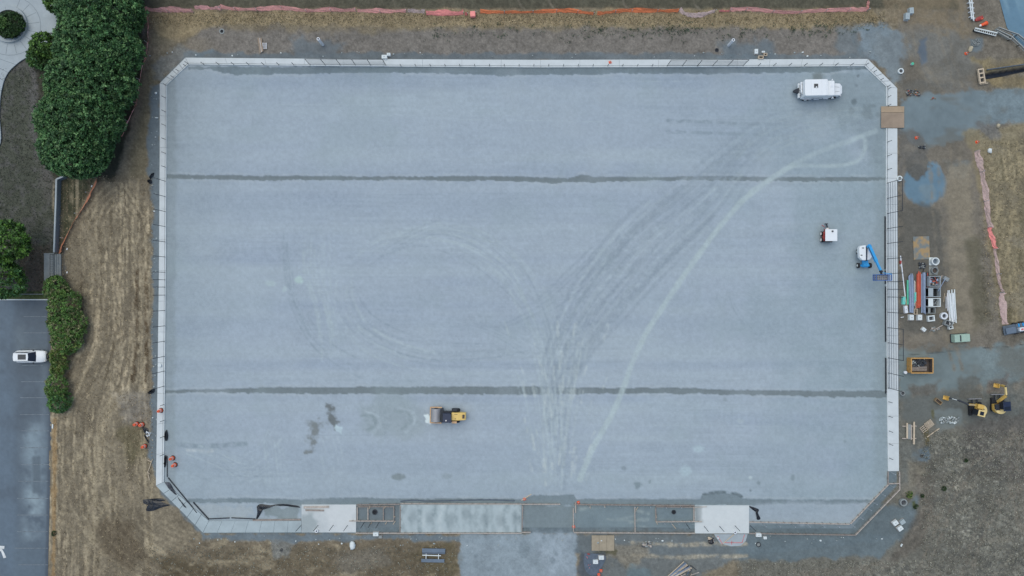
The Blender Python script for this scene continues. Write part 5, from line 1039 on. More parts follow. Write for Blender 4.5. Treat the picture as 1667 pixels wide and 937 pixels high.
def excavator(label, x, y, trot, hc, hrot, arm, cabside, tilt=0):
    t = thing('mini_excavator', label, 'excavator', P(x, y)); o = Vector(t.location)
    M = Matrix.Rotation(trot, 4, 'Z')
    def r2(px_, py_, z): return tuple(M @ Vector((px_, py_, z)))
    for s in (-1, 1):
        b = MB(); prof = [(-1.1, .3), (-.95, .06), (.95, .06), (1.1, .3), (.95, .55), (-.95, .55)]
        b.loft([[r2(s * .78 - .2, p, z) for p, z in prof], [r2(s * .78 + .2, p, z) for p, z in prof]]); trk = b.build('track', M_rub, t)
        g = MB()
        for k in range(13): c_ = r2(s * .78, -.9 + k * .15, .57); g.box(c_, (.42, .06, .05), trot)
        g.build('grouser', M_dark, trk)
    MB().box(r2(0, 0, .4), (1.2, 1.3, .3), trot).build('undercarriage', M_dark, t, .02); MB().cyl((0, 0, .5), (0, 0, .75), .45, n=18).build('slew_ring', M_dark, t)
    MB().box(r2(0, 1.62, .3), (2.1, .1, .45), trot).build('blade', M_steel, t, .01)
    for s in (-.4, .4): MB().bar(r2(s, .6, .35), r2(s, 1.6, .3), .14).build('blade_arm', M_dark, t)
    hv = P(*hc, 1.4) - o; hv.z = 0; N = Matrix.Translation(hv) @ Matrix.Rotation(hrot, 4, 'Z')
    def h(pts): return [tuple((N @ Vector((p[0], p[1], 0))).to_2d()) for p in pts]
    def h3(a, b_, c_): return tuple(N @ Vector((a, b_, c_)))
    arc = [(-.25 - 1.0 * math.cos(a), 1.0 * math.sin(a)) for a in [R(q) for q in (-75, -55, -35, -15, 0, 15, 35, 55, 75)]]
    cs = cabside
    MB().prism(h([(.15, -.98), (.15, -.2 * cs), (-.15, .2), (.15, .98)][:1] + [(.75, .98 * -cs), (.75, .55 * -cs), (.1, .1)] + arc[::-1] if False else arc + [(.35, .9), (.35, -.9)]), .75, 1.35).build('house', M_yel, t, .06)
    MB().prism(h([(-.25 - .98 * math.cos(R(q)), .98 * math.sin(R(q))) for q in (-80, -60, -40, -20, 0, 20, 40, 60, 80)] + [(-.45, .7), (-.45, -.7)]), 1.355, 1.65).build('counterweight', M_ylw2, t, .06)
    MB().box(h3(.15, cs * .42, 1.75), (1.15, .95, 1.3), hrot).build('cab', M_dark, t, .06); MB().box(h3(.1, cs * .42, 2.43), (1.2 if tilt else 1.5, 1.0 if tilt else 1.2, .07), hrot).build('cab_roof', M_ylw2 if tilt else M_navy, t, .03)
    if tilt: MB().box(h3(.12, cs * .42, 2.48), (.62, .6, .03), hrot).build('roof_window', M_glass, t)
    else: MB().box(h3(-.2, cs * .4, 2.48), (.5, .85, .03), hrot).build('roof_window', M_glass, t)
    MB().box(h3(.74, cs * .42, 1.8), (.03, .85, 1.0), hrot).build('cab_window', M_glass, t)
    MB().box(h3(-.1, -cs * .55, 1.5), (1.0, .7, .32), hrot).build('side_hood', M_yel if tilt else M_dark, t, .05)
    MB().cyl(h3(-.5, -cs * .3, 1.6), h3(-.5, -cs * .3, 1.95), .05, n=8).build('exhaust', M_dark, t)
    pts = [P(*a[:2], a[2]) - o for a in arm[0]]
    for i, (a, b_) in enumerate(zip(pts, pts[1:])): MB().bar(a, b_, arm[2][i], arm[2][i] * 1.3).build('boom_section' if i < len(pts) - 2 else 'stick', arm[3][i], t, .02)
    for i, a in enumerate(pts[1:-1]): MB().blob(a, (.17, .17, .17), i, 8, 5).build('joint', M_dark, t)
    a, b_ = pts[0].lerp(pts[1], .3), pts[1]; MB().bar(a + Vector((0, 0, .25)), b_ + Vector((0, 0, .22)), .09).build('hydraulic_cylinder', M_gal, t)
    m_ = pts[-2].lerp(pts[-1], .3); MB().bar(m_ + Vector((0, 0, .2)), m_.lerp(pts[-1], .7) + Vector((0, 0, .22)), .1).build('hydraulic_cylinder', M_cpale, t)
    bx_, by_, br = arm[1]; c_ = P(bx_, by_, .4) - o; Q = Matrix.Translation(c_) @ Matrix.Rotation(R(br), 4, 'Z'); pr = [(-.28, .3), (-.34, -.05), (-.15, -.35), (.3, -.38), (.22, -.3), (-.08, -.26), (-.2, .0), (-.16, .3)]
    bk = MB(); bk.loft([[Q @ Vector((p, s, z)) for p, z in pr] for s in (-.32, .32)]); bk.build('bucket', M_yel, t, .01)
    for s in (-.32, .32): MB().prism([(Q @ Vector((p, s + q, 0))).to_2d() for p, q in ((-.3, -.02), (.25, -.02), (.25, .02), (-.3, .02))], c_.z - .33, c_.z + .22).build('bucket_side', M_yel, t)
    return t
excavator('small yellow excavator stretching its black arm to the west', 1585, 664.5, R(2), (1593.5, 667), R(166),
          ([(1588, 659, 1.3), (1576, 658, 2.4), (1562, 652, 2.2), (1545, 647.5, .9)], (1540.5, 647.5, 166), [.3, .26, .22], [M_yel, M_dark, M_dark]), 1, 1)
excavator('second small excavator with its arm folded up to the northeast', 1621, 657.5, R(0), (1628, 661), R(95),
          ([(1624, 654, 1.1), (1628, 651, 1.6), (1638, 643.5, 2.4), (1636.5, 629, 2.3), (1630, 627, 1.2)], (1623, 627.5, 172), [.3, .32, .22, .26], [M_org if 0 else M_yel, M_yel, M_ylw2, M_yel]), -1, 0)
sb = openbox('rusty spare bucket lying west of the outstretched excavator', 1528.5, 653.5, 12, 6, .45, -38, M_rust, M_skipi, name='spare_bucket', cat='bucket', wall=.09)

# ---------------------------------------------------------------- lumber, pallets, benches
def frame(name, label, cat, x, y, rz, bars, m=M_woodp, loc=None):
    t = thing(name, label, cat, P(x, y), R(rz))
    for i, (a, b_, w, h_, part, mm) in enumerate(bars): MB().bar(a, b_, w, h_).build(part, mm or m, t)
    return t
frame('timber_crib', 'timber crib with a grey panel between two long white posts', 'crib', 1480, 703, 0, [((-.55, 1.55, .35), (-.55, -.95, .35), .22, .2, 'long_post', None), ((.58, 1.75, .35), (.55, -1.9, .35), .24, .2, 'long_post', None),
      ((-1.2, .98, .14), (1.1, 1.0, .14), .14, .12, 'cross_board', M_wood), ((-1.25, -1.0, .14), (1.05, -1.0, .14), .14, .12, 'cross_board', M_wood), ((-.1, 1.3, .24), (-.1, -1.1, .24), .5, .06, 'panel', M_cgrey), ((.22, 1.2, .24), (.2, -1.2, .24), .16, .06, 'panel', M_wood)])
def pallet(label, x, y, rz, w=1.2, l=1.0, n=7, m=M_wood, z=0):
    t = thing('pallet', label, 'pallet', P(x, y) + Vector((0, 0, z)), R(rz))
    for k in range(n): MB().box((0, -l / 2 + .05 + k * (l - .1) / (n - 1), .13), (w, .08, .022)).build('slat', m, t)
    for k in (-1, 0, 1): MB().box((k * (w / 2 - .05), 0, .06), (.09, l, .11)).build('stringer', M_woodd, t)
    return t
pallet('grey slatted pallet, the eastern of two tossed together', 1512, 690, 37, 1.3, 1.1, 8, M_woodp); pallet('grey gridded pallet, the western of two tossed together', 1504, 697, 37, 1.2, 1.0, 4, M_woodp)
plank('long_board', 'pale long board lying beside the tossed pallets', 'board', (1509, 711), (1529, 697), .14, .06, M_woodp)
frame('plank_stack', 'narrow stack of weathered planks north of the kerb', 'planks', 425, 74, 8, [((-.22 + .22 * k, 1.25 - .06 * k, .2), (-.22 + .22 * k, -1.25 + .1 * k, .2), .19, .1, 'plank', [M_ply, M_wood, M_ply][k]) for k in range(3)])
t = pallet('small white pallet beside the weathered plank stack', 431.3, 75, 90, 1.0, .7, 4, M_whitep, .05)
bb = thing('slate_bench_pair', 'pair of slate blue panels joined by white rails', 'panels', P(706, 903), R(-1))
MB().box((.02, .85, .3), (3.75, .6, .08)).build('long_panel', M_panelb, bb, .01); MB().box((.02, .42, .16), (3.7, .3, .3)).build('shadow_strip', M_rope, bb); MB().box((-.1, -.82, .3), (3.75, .55, .08)).build('long_panel', M_panelb, bb, .01); MB().box((-.1, -1.08, .14), (3.6, .06, .26)).build('shadow_strip', M_rope, bb)  # dark boxes stand in for the shadow beside each panel
MB().bar((-1.8, .06, .32), (1.2, .02, .32), .14, .08).build('rail', M_cpale, bb); 
for x in (-1.2, .82): MB().bar((x, .3, .3), (x, -.6, .3), .1, .08).build('cross_rail', M_cpale, bb)
lh = thing('lumber_heap', 'heap of dark and pale lumber at the bottom edge', 'lumber', P(1108, 928)); rn = random.Random(9)
for k in range(9): MB().bar((-2.2 + k * .16, -1.0 + k * .02, .15 + .03 * k), (.5 + k * .15, 1.5 - .12 * k, .2 + .03 * k), .11, .08).build('board', [M_woodp, M_panelb, M_cond2, M_wood][k % 4], lh)
for k in range(26):
    a = rn.uniform(.3, 1.3) + (rn.random() < .3) * 1.2; x, y = rn.uniform(-.2, 2.2), rn.uniform(-1.6, .5); q = rn.uniform(.2, .9)
    MB().bar((x - q * math.cos(a), y - q * math.sin(a), rn.uniform(.1, .5)), (x + q * math.cos(a), y + q * math.sin(a), rn.uniform(.1, .6)), .09, .07).build('offcut', [M_debris, M_woodp, M_dark, M_wood, M_panelb][k % 5], lh)
scrapbits('scrap_heap', 'dark brush scrap between the two pale wheel ruts', 'scrap', 1053, 885, 16, 8, 40, [M_debris, M_wood, M_cgrey], .2, (.1, .5), 19)
scrapbits('scrap_heap', 'wood scrap stacked beside the black tyre', 'scrap', 1157, 877, 9, 5, 16, [M_wood, M_debris, M_woodp], .3, (.1, .5), 20)
for a, b_, lb in (((955, 905), (961, 919), 'longer pink stake beside the white blocks'), ((957, 916), (960, 925), 'shorter pink stake beside the white blocks')): plank('survey_stake', lb, 'stake', a, b_, .08, .05, M_rpaint)
st_ = thing('stick_litter', 'pale crooked branch by the west kerb', 'branch', P(244, 765)); pl = [P(x, y) - P(244, 765) + Vector((0, 0, .1)) for x, y in ((240, 748), (247, 751), (245, 758), (241, 768), (244, 781))]
MB().tube(pl, .06, 5).build('stem', M_woodp, st_); MB().tube([pl[0] + Vector((.9, .1, 0)), pl[1]], .05, 5).build('twig', M_woodp, st_); MB().tube([pl[3], pl[3] + Vector((.4, -.3, .1))], .04, 5).build('twig', M_woodp, st_)
plank('boundary_stake', 'white stake at the edge of the parking lot', 'stake', (86, 690), (86, 697), .2, .1, M_cpale)
for x, y, lb in ((151, 302, 'white flag by the orange net near the big trees'), (111, 404, 'white flag by the stair landing'), (111, 442, 'white flag south of the stair landing')):
    t = thing('marker_flag', lb, 'flag', P(x, y)); MB().cyl((0, 0, 0), (0, 0, .5), .012, n=5).build('staff', M_gal, t); MB().box((.08, -.12, .42), (.16, .3, .02), R(-20)).build('pennant', M_whitep, t)
# pale paved pad with red survey marks, south of the pale southeast slab
pd = MB().prism([P(*p)[:2] for p in ((1162, 869), (1217, 869), (1214, 880), (1206, 888), (1190, 889), (1172, 884))], .0, .03).build('concrete_pad', M_path, kerb)
for a, b_ in (((1168, 872), (1176, 885)), ((1178, 883), (1208, 883)), ((1208, 883), (1212, 870)), ((1191, 880), (1191, 886))):
    pa, pb = P(*a), P(*b_); MB().bar((pa.x, pa.y, .036), (pb.x, pb.y, .036), .1, .01).build('paint_mark', M_rpaint, pd)
plank('short_board', 'pale stick lying across the red marked pad', 'board', (1177, 884), (1195, 869), .1, .06, M_woodp, .04)
# black plastic sheets and straps
def sheet(label, polys, name='plastic_sheet', m=None, cat='plastic sheet', seed=1, h=.12):
    rn = random.Random(seed); o = P(*polys[0][0]); t = thing(name, label, cat, o)
    for pl in polys:
        c = curve(list(pl) + [pl[0]], 4)[:-1]; n = len(c); cx = sum(p[0] for p in pl) / len(pl); cy = sum(p[1] for p in pl) / len(pl)
        v = [P(cx, cy) - o + Vector((0, 0, h))]; 
        for s, zz in ((.5, 1.3), (1.0, .25)):
            for p in c: q = P(cx + (p[0] - cx) * s, cy + (p[1] - cy) * s) - o; v.append(q + Vector((0, 0, h * zz * rn.uniform(.5, 1.5))))
        f = [(0, 1 + (k + 1) % n, 1 + k) for k in range(n)] + [(1 + k, 1 + (k + 1) % n, 1 + n + (k + 1) % n, 1 + n + k) for k in range(n)]
        b = MB(); b.add(v, f); ob = b.build('fold', m or M_plast, t); sol = ob.modifiers.new('thick', 'SOLIDIFY'); sol.thickness = .015; sol.offset = 0
    return t
sheet('wrinkled black sheet spread outside the southwest bend', [[(233, 813), (250, 812), (272, 820), (277, 822), (262, 826), (250, 831), (238, 831), (240, 822), (234, 819)], [(240, 812), (262, 811), (268, 815), (250, 815)]], seed=2)
sheet('black plastic strip below the litter by the west kerb', [[(231, 695), (239, 696), (242, 702), (238, 707), (234, 702)], [(236, 706), (239, 712), (243, 719), (241, 720), (235, 710)]], seed=3)
sheet('black bag north of the first dark trench on the west side', [[(243, 288), (247, 283), (251, 281), (250, 286), (245, 291)], [(241, 292), (246, 292), (248, 297), (244, 299), (240, 295)]], 'bag', seed=4, h=.3, cat='bag')
sheet('black bag at the west end of the second dark trench', [[(240, 639), (246, 634), (252, 632), (251, 638), (244, 641)]], 'bag', seed=5, h=.3, cat='bag')
sheet('black bag leaning inside the west kerb above the drums', [[(269, 703), (272, 699), (274, 708), (273, 716), (269, 716)]], 'bag', seed=6, h=.35, cat='bag')
sheet('thin black bag inside the west kerb beside the drum pair', [[(268, 742), (271, 741), (270.5, 756), (268, 760)]], 'bag', seed=7, h=.3, cat='bag')
sheet('black plastic edging round the small southwest bay', [[(418, 824), (424, 820), (440, 822), (452, 821), (436, 826), (425, 829), (421, 842), (417, 844), (419, 834)], [(440, 822), (460, 820), (480, 822), (487, 824), (487, 826), (462, 823)]], seed=8)
sheet('black plastic strip kinked beside the southeast slab', [[(1219, 823), (1226, 825), (1235, 829), (1234, 835), (1238, 844), (1232, 845), (1231, 832), (1222, 827)]], seed=9)
sheet('dark rags heaped inside the southwest kerb bend', [[(268, 785), (276, 785), (283, 796), (290, 806), (284, 804), (274, 794)], [(288, 806), (300, 820), (306, 828), (298, 822)]], 'rag_heap', M_debris, 'rags', seed=10, h=.2)
sheet('blue grey fabric spread around the white blocks at the bottom', [[(952, 900), (985, 904), (980, 922), (968, 937), (954, 930), (950, 912)]], 'ground_fabric', M_rope, 'fabric', seed=12, h=.05)
hose('hose', 'tangle of pale hose loops in the northeast yard', [(1589 + (3 + 3 * math.sin(a * .37)) * math.cos(a * .9) + 2 * math.sin(a * .3), 69 + (4 + 2 * math.cos(a * .5)) * math.sin(a * .9)) for a in range(40)], .045, M_cgrey, 'hose')

# ---------------------------------------------------------------- north east: barriers, guard rails, trench box
tb = thing('trench_box', 'wooden trench box frame at the mouth of the open trench', 'trench box', P(1594.5, 125), R(9))
for x in (-.4, .4): MB().bar((x, 1.2, .45), (x, -1.2, .45), .16, .3).build('side_rail', M_woodp, tb)
for k, y in enumerate((1.12, .45, -.25, -1.05)): MB().bar((-.45, y, .5), (.5, y, .5), .2, .12).build('rung', M_woodp, tb)
for x, y in ((-.1, .8), (.05, .1), (-.1, -.6)): MB().box((x, y, .2), (.5, .38, .1)).build('plate', M_dark, tb)
MB().box((.3, -1.25, .3), (1.3, .1, .16)).build('toe_board', M_woodp, tb)
MB().bar((1.1, 1.35, .25), (7.2, 1.9, .25), .12, .3).build('shoring_beam', M_rope, thing('trench_shoring', 'dark blue beam along the north lip of the open trench', 'shoring', P(1594.5, 128), R(3)))
for i, (x0, x1, y0, y1, lb) in enumerate(((1574, 1578.5, -6, 32, 'western of two long white plastic barricades at the top edge'), (1577.5, 1581.5, -6, 35, 'eastern of two long white plastic barricades at the top edge'))):
    a, b_ = P(x0, y0), P(x1, y1); t = thing('barricade', lb, 'barricade', (a + b_) / 2); c = (a + b_) / 2
    MB().bar(a - c + Vector((0, 0, .5)), b_ - c + Vector((0, 0, .5)), .14, .12).build('top_bar', M_cpale, t); MB().bar(a - c + Vector((.22, 0, .25)), b_ - c + Vector((.22, 0, .25)), .1, .12).build('lower_bar', M_cpale, t)
    for k in range(5): q = a.lerp(b_, (k + .5) / 5) - c; MB().box((q.x + .08, q.y, .25), (.5, .1, .5)).build('leg', M_whitep, t)
lb_ = thing('slotted_barrier', 'white slotted barrier with black gaps in the northeast corner', 'barrier', P(1601, 53.5), R(-12.5))
for s in (.2, -.22): MB().bar((-1.85, s, .6), (1.85, s, .6 if s > 0 else .4), .16 if s > 0 else .1, .12).build('bar', M_cpale, lb_)
for k in range(11): MB().box((-1.75 + k * .35, 0, .45), (.08, .36, .08)).build('slot_rib', M_cpale, lb_)
MB().box((0, 0, .15), (3.6, .3, .25)).build('dark_core', M_dark, lb_)
def grail(label, pts, h=.75):
    t = thing('guard_rail', label, 'guard rail', P(*pts[0])); o = Vector(P(*pts[0]))
    for a, b_ in zip(pts, pts[1:]):
        va, vb = P(*a) - o, P(*b_) - o; MB().bar(va + Vector((0, 0, h)), vb + Vector((0, 0, h)), .1, .3).build('rail', M_rail, t); MB().bar(va + Vector((0, 0, h * .45)), vb + Vector((0, 0, h * .45)), .06, .08).build('lower_rail', M_rail, t)
        n = max(1, int((vb - va).length / 1.6))
        for k in range(n + 1): q = va.lerp(vb, k / n); MB().box((q.x, q.y, h / 2), (.1, .1, h)).build('post', M_rail, t)
    return t
grail('outer metal guard rail curving along the pale road', [(1620, 47), (1652, 58.5), (1670, 73), (1690, 92)]); grail('inner metal guard rail on the yard side', [(1616, 50), (1641, 62), (1655, 75), (1668, 88), (1680, 105)])
grail('short middle rail between the two guard rails', [(1618, 53), (1640, 66), (1645, 60)], .6)

# ---------------------------------------------------------------- west: path, planter, wall, landing
path = MB(); out = curve([(-60, -40), (60, -60), (85, -20), (94, 10), (94, 40), (90, 55), (75, 72), (50, 90), (30, 103), (12, 122), (3, 150), (0, 185), (-2, 240), (-60, 240)], 6)
po = path.prism([P(*p)[:2] for p in out], -.2, .1).build('plaza_path', M_path); tag(po, 'curving pale concrete plaza path', kind='structure')
jm = mat('path joint', A(104, 118, 130), .9, 0, .1, 2, 0)
def joint(a, b_):
    pa, pb = P(*a), P(*b_); MB().bar((pa.x, pa.y, .102), (pb.x, pb.y, .102), .05, .01).build('joint', jm, po)
for k in range(9): a = R(-70 + k * 21); joint((17 + 30 * math.cos(a), 42 + 30 * math.sin(a)), (17 + min(48, 74) * math.cos(a), 42 + 46 * math.sin(a)))
for k in range(16):
    a0_, a1_ = R(-75 + k * 12), R(-75 + (k + 1) * 12); joint((17 + 50 * math.cos(a0_), 42 + 48 * math.sin(a0_)), (17 + 50 * math.cos(a1_), 42 + 48 * math.sin(a1_)))
for y0, x1, x0 in ((105, 26, -8), (118, 14, -10), (132, 8, -12), (148, 3, -12), (165, 1, -12)): joint((x0, y0 - 12), (x1, y0))
pr_ = [tuple(p) for p in out[2:]]; em = mat('dark path edging', A(70, 84, 98), .9, 0, .1, 2, 0); b = MB()
for a, b_ in zip(out[10:], out[11:]):
    pa, pb = P(*a), P(*b_)
    if a[0] > -30: b.bar((pa.x, pa.y, .06), (pb.x, pb.y, .06), .09, .14)
b.build('edging', em, po)
pl_ = thing('planter_ring', 'round concrete planter seat wall on the plaza', 'planter', P(17, 40.5)); 
ri = MB().pipe((0, 0, 0), (0, 0, .5), 2.95, 2.3, 48).build('seat_wall', M_path, pl_, .02)
for k in range(8): a = R(k * 45 + 10); MB().bar((2.28 * math.cos(a), 2.28 * math.sin(a), .502), (2.97 * math.cos(a), 2.97 * math.sin(a), .502), .03, .01).build('joint', jm, ri)
MB().cyl((0, 0, 0), (0, 0, .35), 2.3, n=32).build('planting_soil', mat('planter soil', (.03, .035, .02), .95, 0, .3, 2, .3), pl_)
wl = thing('retaining_wall', 'low retaining wall with a pale cap running north from the landing', 'wall', P(95, 350)); o = Vector(P(95, 350))
wb = [(98.5, 293), (97.5, 330), (96, 370), (94.5, 411)]
for a, b_ in zip(wb, wb[1:]):
    va, vb = P(*a) - o, P(*b_) - o; MB().bar(va + Vector((0, 0, .45)), vb + Vector((0, 0, .45)), .25, .95).build('wall_panel', mat_w if 'mat_w' in globals() else (globals().__setitem__('mat_w', mat('blue grey wall face', A(92, 108, 122), .85, 0, .12, 1, .2)) or mat_w), wl); MB().bar(va + Vector((-.05, 0, .96)), vb + Vector((-.05, 0, .96)), .24, .08).build('cap_stone', M_path, wl, .01)
va, vb = P(98, 293) - o, P(110, 288) - o; MB().bar(va + Vector((0, 0, .45)), vb + Vector((0, 0, .45)), .25, .95).build('wall_panel', mat_w, wl); MB().bar(va + Vector((0, 0, .965)), vb + Vector((0, 0, .965)), .24, .08).build('cap_stone', M_path, wl, .01)
ld = thing('stair_landing', 'concrete stair landing with a metal hand rail', 'landing', P(86, 434))
MB().box((-.25, 0, .3), (1.6, 4.4, .6)).build('landing_slab', M_cgrey, ld, .02)
for k in range(3): MB().box((.75 + k * .26, 0, .24 - .07 * k), (.28, 4.2, .48 - .14 * k)).build('step', M_cgrey, ld, .01)
for x in (.35, .85): 
    MB().bar((x, 2.0, 1.2), (x, -2.0, 1.2), .05).build('hand_rail', M_dark, ld)
for k in range(11): MB().bar((.35, -1.9 + k * .38, 1.2), (.85, -1.9 + k * .38, 1.2), .03).build('baluster', M_dark, ld)
for x, y in ((.35, 2.0), (.35, -2.0), (.85, 2.0), (.85, -2.0)): MB().cyl((x, y, .2), (x, y, 1.2), .03, n=6).build('rail_post', M_dark, ld)
kb = MB(); a, b_ = P(-60, 487.5), P(80, 487.5); kb.box(((a.x + b_.x) / 2, a.y, .05), (b_.x - a.x, .16, .2)); tag(kb.build('lot_kerb', M_cpale), 'pale kerb along the north end of the parking lot', kind='structure')
kb = MB(); a, b_ = P(20, 478.5), P(76, 478.5); kb.box(((a.x + b_.x) / 2, a.y, .05), (b_.x - a.x, .1, .15)); tag(kb.build('lawn_edging', M_cgrey), 'thin concrete edging north of the parking lot', kind='structure')

# ---------------------------------------------------------------- netting fences
def netmat(name, rgb, tr):
    return mat(name, rgb, .6, 0, .18, 4, .2, trans=tr, spec=.2)
M_n = {'dull': netmat('dull orange netting', (.62, .26, .15), .2), 'pink': netmat('faded pink netting', (.92, .42, .37), .2), 'pale': netmat('washed out netting', (.85, .62, .6), .4), 'hot': netmat('bright pink netting', (.95, .32, .28), .03), 'orange': netmat('orange netting', (.92, .25, .10), .1), 'grey': netmat('greyed netting', (.68, .48, .44), .3), 'rose': netmat('rose netting', (.85, .42, .40), .25)}
def net(label, runs, group=None, postcol=None):
    o = Vector(P(*runs[0][0][0])); t = thing('netting_fence', label, 'netting fence', o); rn = random.Random(len(label))
    for pts, hs, lean, colr in runs:
        c = curve(pts, 6) if len(pts) > 2 else [lerp(pts[0], pts[1], k / 12) for k in range(13)]
        n = len(c); v = []; f = []; H0 = hs[0]; H1 = hs[1]; rows = 5
        for i, p in enumerate(c):
            a = c[max(0, i - 1)]; b_ = c[min(n - 1, i + 1)]; d = Vector((b_[0] - a[0], -(b_[1] - a[1]), 0)).normalized(); nn = Vector((-d.y, d.x, 0))
            u = i / (n - 1); hh = H0 + (H1 - H0) * u; sag = .2 * math.sin(u * math.pi * max(1, len(pts) - 1)) ** 2; ln = lean * (1 + .35 * math.sin(u * 9 + len(pts))) 
            for r in range(rows):
                w = r / (rows - 1); q = P(*p) - o + nn * (ln * w + .07 * rn.uniform(-1, 1)) + Vector((0, 0, .03 + (hh - sag) * w * (1 - .25 * w * (abs(lean) > .5))))
                v.append(q)
        for i in range(n - 1):
            for r in range(rows - 1): f.append((i * rows + r, (i + 1) * rows + r, (i + 1) * rows + r + 1, i * rows + r + 1))
        b = MB(); b.add(v, f); ob = b.build('net', M_n[colr], t); L = sum(math.hypot(c[i + 1][0] - c[i][0], c[i + 1][1] - c[i][1]) for i in range(n - 1)) * .1; k = max(1, int(L / 3.2))
        for j in range(k): q = P(*c[int(j * (n - 1) / k)]) - o; inst('stake', post_mesh(1.15, M_gal), t, q)
    return t
def hs(a): return (a, a)
net('long netting along the north edge, pink in the west and orange in the east', [
    ([(1410, 18), (1372, 19), (1326, 20.5), (1275, 22), (1220, 18), (1187, 19)], hs(.75), -.35, 'pink'), ([(1187, 19), (1170, 19)], hs(.6), -.1, 'hot'),
    ([(1163, 20), (1140, 28), (1120, 27), (1104, 19)], (.7, .8), -.45, 'pale'), ([(1104, 20), (1050, 20), (1008, 20.5), (972, 25)], hs(.8), -.35, 'orange'), ([(966, 24), (925, 20), (885, 21), (830, 22), (782, 22)], hs(.7), -.3, 'orange'),
    ([(762, 25), (757, 25)], hs(.9), -.2, 'hot'), ([(755, 24), (725, 26), (694, 24)], hs(1.0), -.6, 'hot'), ([(692, 22), (664, 20)], hs(.9), -.3, 'pale'), ([(662, 20), (620, 21), (582, 19)], hs(.65), -.4, 'pink'), ([(580, 19), (540, 19), (500, 20)], hs(.8), -.4, 'pink'),
    ([(500, 20), (460, 16), (420, 18), (385, 17), (361, 15)], hs(.7), -.4, 'pink'), ([(361, 16), (318, 14.5)], hs(.6), -.4, 'rose'), ([(316, 20), (290, 20), (262, 20), (236, 17)], hs(.9), -.5, 'rose')])
ob = thing('net_roll', 'bright orange bundled net hanging between two north nets', 'net roll', P(770, 24)); MB().box((0, -.1, .45), (.85, .9, .7), R(4)).build('roll', M_n['hot'], ob, .12); MB().cyl((.5, .1, 0), (.5, .1, 1.1), .04, n=6).build('stake', M_gal, ob)
net('narrow faded netting running down beside the big trees', [([(236.5, 14), (239, 30), (241, 55), (241, 70)], hs(.8), .45, 'rose'), ([(241, 70), (238, 88), (232, 108), (228, 130)], hs(.75), .4, 'rose'), ([(228, 130), (223, 160), (216, 182), (206, 205), (198, 222)], hs(.9), .45, 'rose')])
net('orange netting slanting between the big trees and the landing', [([(158, 290), (148, 310), (136, 335), (120, 362), (100, 398), (96, 412)], hs(.7), .5, 'dull')])
net('short netting turning up at the northeast end', [([(1411, 18), (1411, 8), (1411, 2)], hs(.9), .0, 'pink')])
net('torn pink netting sagging along the east grass', [([(1586, 246), (1588, 262), (1595, 280)], hs(.9), .5, 'grey'), ([(1595, 280), (1599, 310), (1603, 345), (1608, 372)], hs(.85), .4, 'grey'), ([(1607, 370), (1611, 388), (1617, 405)], hs(.7), .35, 'hot'), ([(1617, 405), (1620, 430), (1624, 460), (1630, 475)], hs(.6), .2, 'grey'), ([(1627, 476), (1626, 495), (1632, 528)], hs(.8), .7, 'grey')])

# ---------------------------------------------------------------- trees and shrubs
def leafmat(name):
    m = mat(name, (.05, .1, .03), .55, 0, .25, .9, 0, attr=True, spec=.35); return m
M_leaf = leafmat('leaf'); M_bark = mat('bark', (.07, .055, .04), .9, 0, .3, 3, .4)
def leaves(name, clumps, per, size, spread, cols, parent, seed=0, up=.55):
    """clumps: (n,3) centres with outward normals (n,3): tufts of folded leaves"""
    rs = np.random.RandomState(seed); c, nrm = clumps; n = len(c); N = n * per
    C = np.repeat(c, per, 0); NR = np.repeat(nrm, per, 0); d = rs.randn(N, 3); d /= np.linalg.norm(d, axis=1)[:, None]
    d = d * .9 + NR * .8 + np.array([0, 0, up * .4]); d /= np.linalg.norm(d, axis=1)[:, None]
    base = C + d * (rs.rand(N, 1) ** .6) * spread
    s = size * (.6 + .8 * rs.rand(N, 1)); side = np.cross(d, rs.randn(N, 3)); side /= np.linalg.norm(side, axis=1)[:, None]
    ax = d * .75 + np.cross(side, d) * .5 * rs.randn(N, 1); ax /= np.linalg.norm(ax, axis=1)[:, None]; ax[:, 2] *= .6
    v = np.stack([base - ax * s * .5, base + side * s * .28, base + ax * s * .6, base - side * s * .28], 1).reshape(-1, 3)
    idx = np.arange(N * 4).reshape(N, 4)
    me = bpy.data.meshes.new(name); me.vertices.add(N * 4); me.vertices.foreach_set('co', v.reshape(-1))
    me.loops.add(N * 4); me.loops.foreach_set('vertex_index', idx.reshape(-1).astype(np.int32)); me.polygons.add(N); me.polygons.foreach_set('loop_start', np.arange(0, N * 4, 4, dtype=np.int32)); me.update(calc_edges=True)
    k = rs.randint(0, len(cols), n); tone = np.array(cols)[k] * (.6 + .8 * rs.rand(n, 1)); tone = np.repeat(tone, per, 0) * (.8 + .4 * rs.rand(N, 1))
    cc = np.ones((N * 4, 4), np.float32); cc[:, :3] = np.repeat(tone, 4, 0)
    me.color_attributes.new('col', 'FLOAT_COLOR', 'POINT').data.foreach_set('color', cc.reshape(-1)); me.materials.append(M_leaf)
    o = bpy.data.objects.new(name, me); COL.objects.link(o); o.parent = parent; return o
def crown_pts(rx, ry, rz, n, seed, lobes=9, low=-.35, lob=.28):
    rs = np.random.RandomState(seed); d = rs.randn(n * 2, 3); d /= np.linalg.norm(d, axis=1)[:, None]; d = d[d[:, 2] > low][:n]
    L = rs.randn(lobes, 3); L[:, 2] = abs(L[:, 2]) * .6; L /= np.linalg.norm(L, axis=1)[:, None]
    q = (d @ L.T).max(1); rad = 1 - lob + lob * np.clip((q - .55) / .4, 0, 1) + .05 * rs.randn(len(d))
    rad *= np.where(rs.rand(len(d)) < .22, .8, 1.0)
    return d * rad[:, None] * np.array([rx, ry, rz]), d
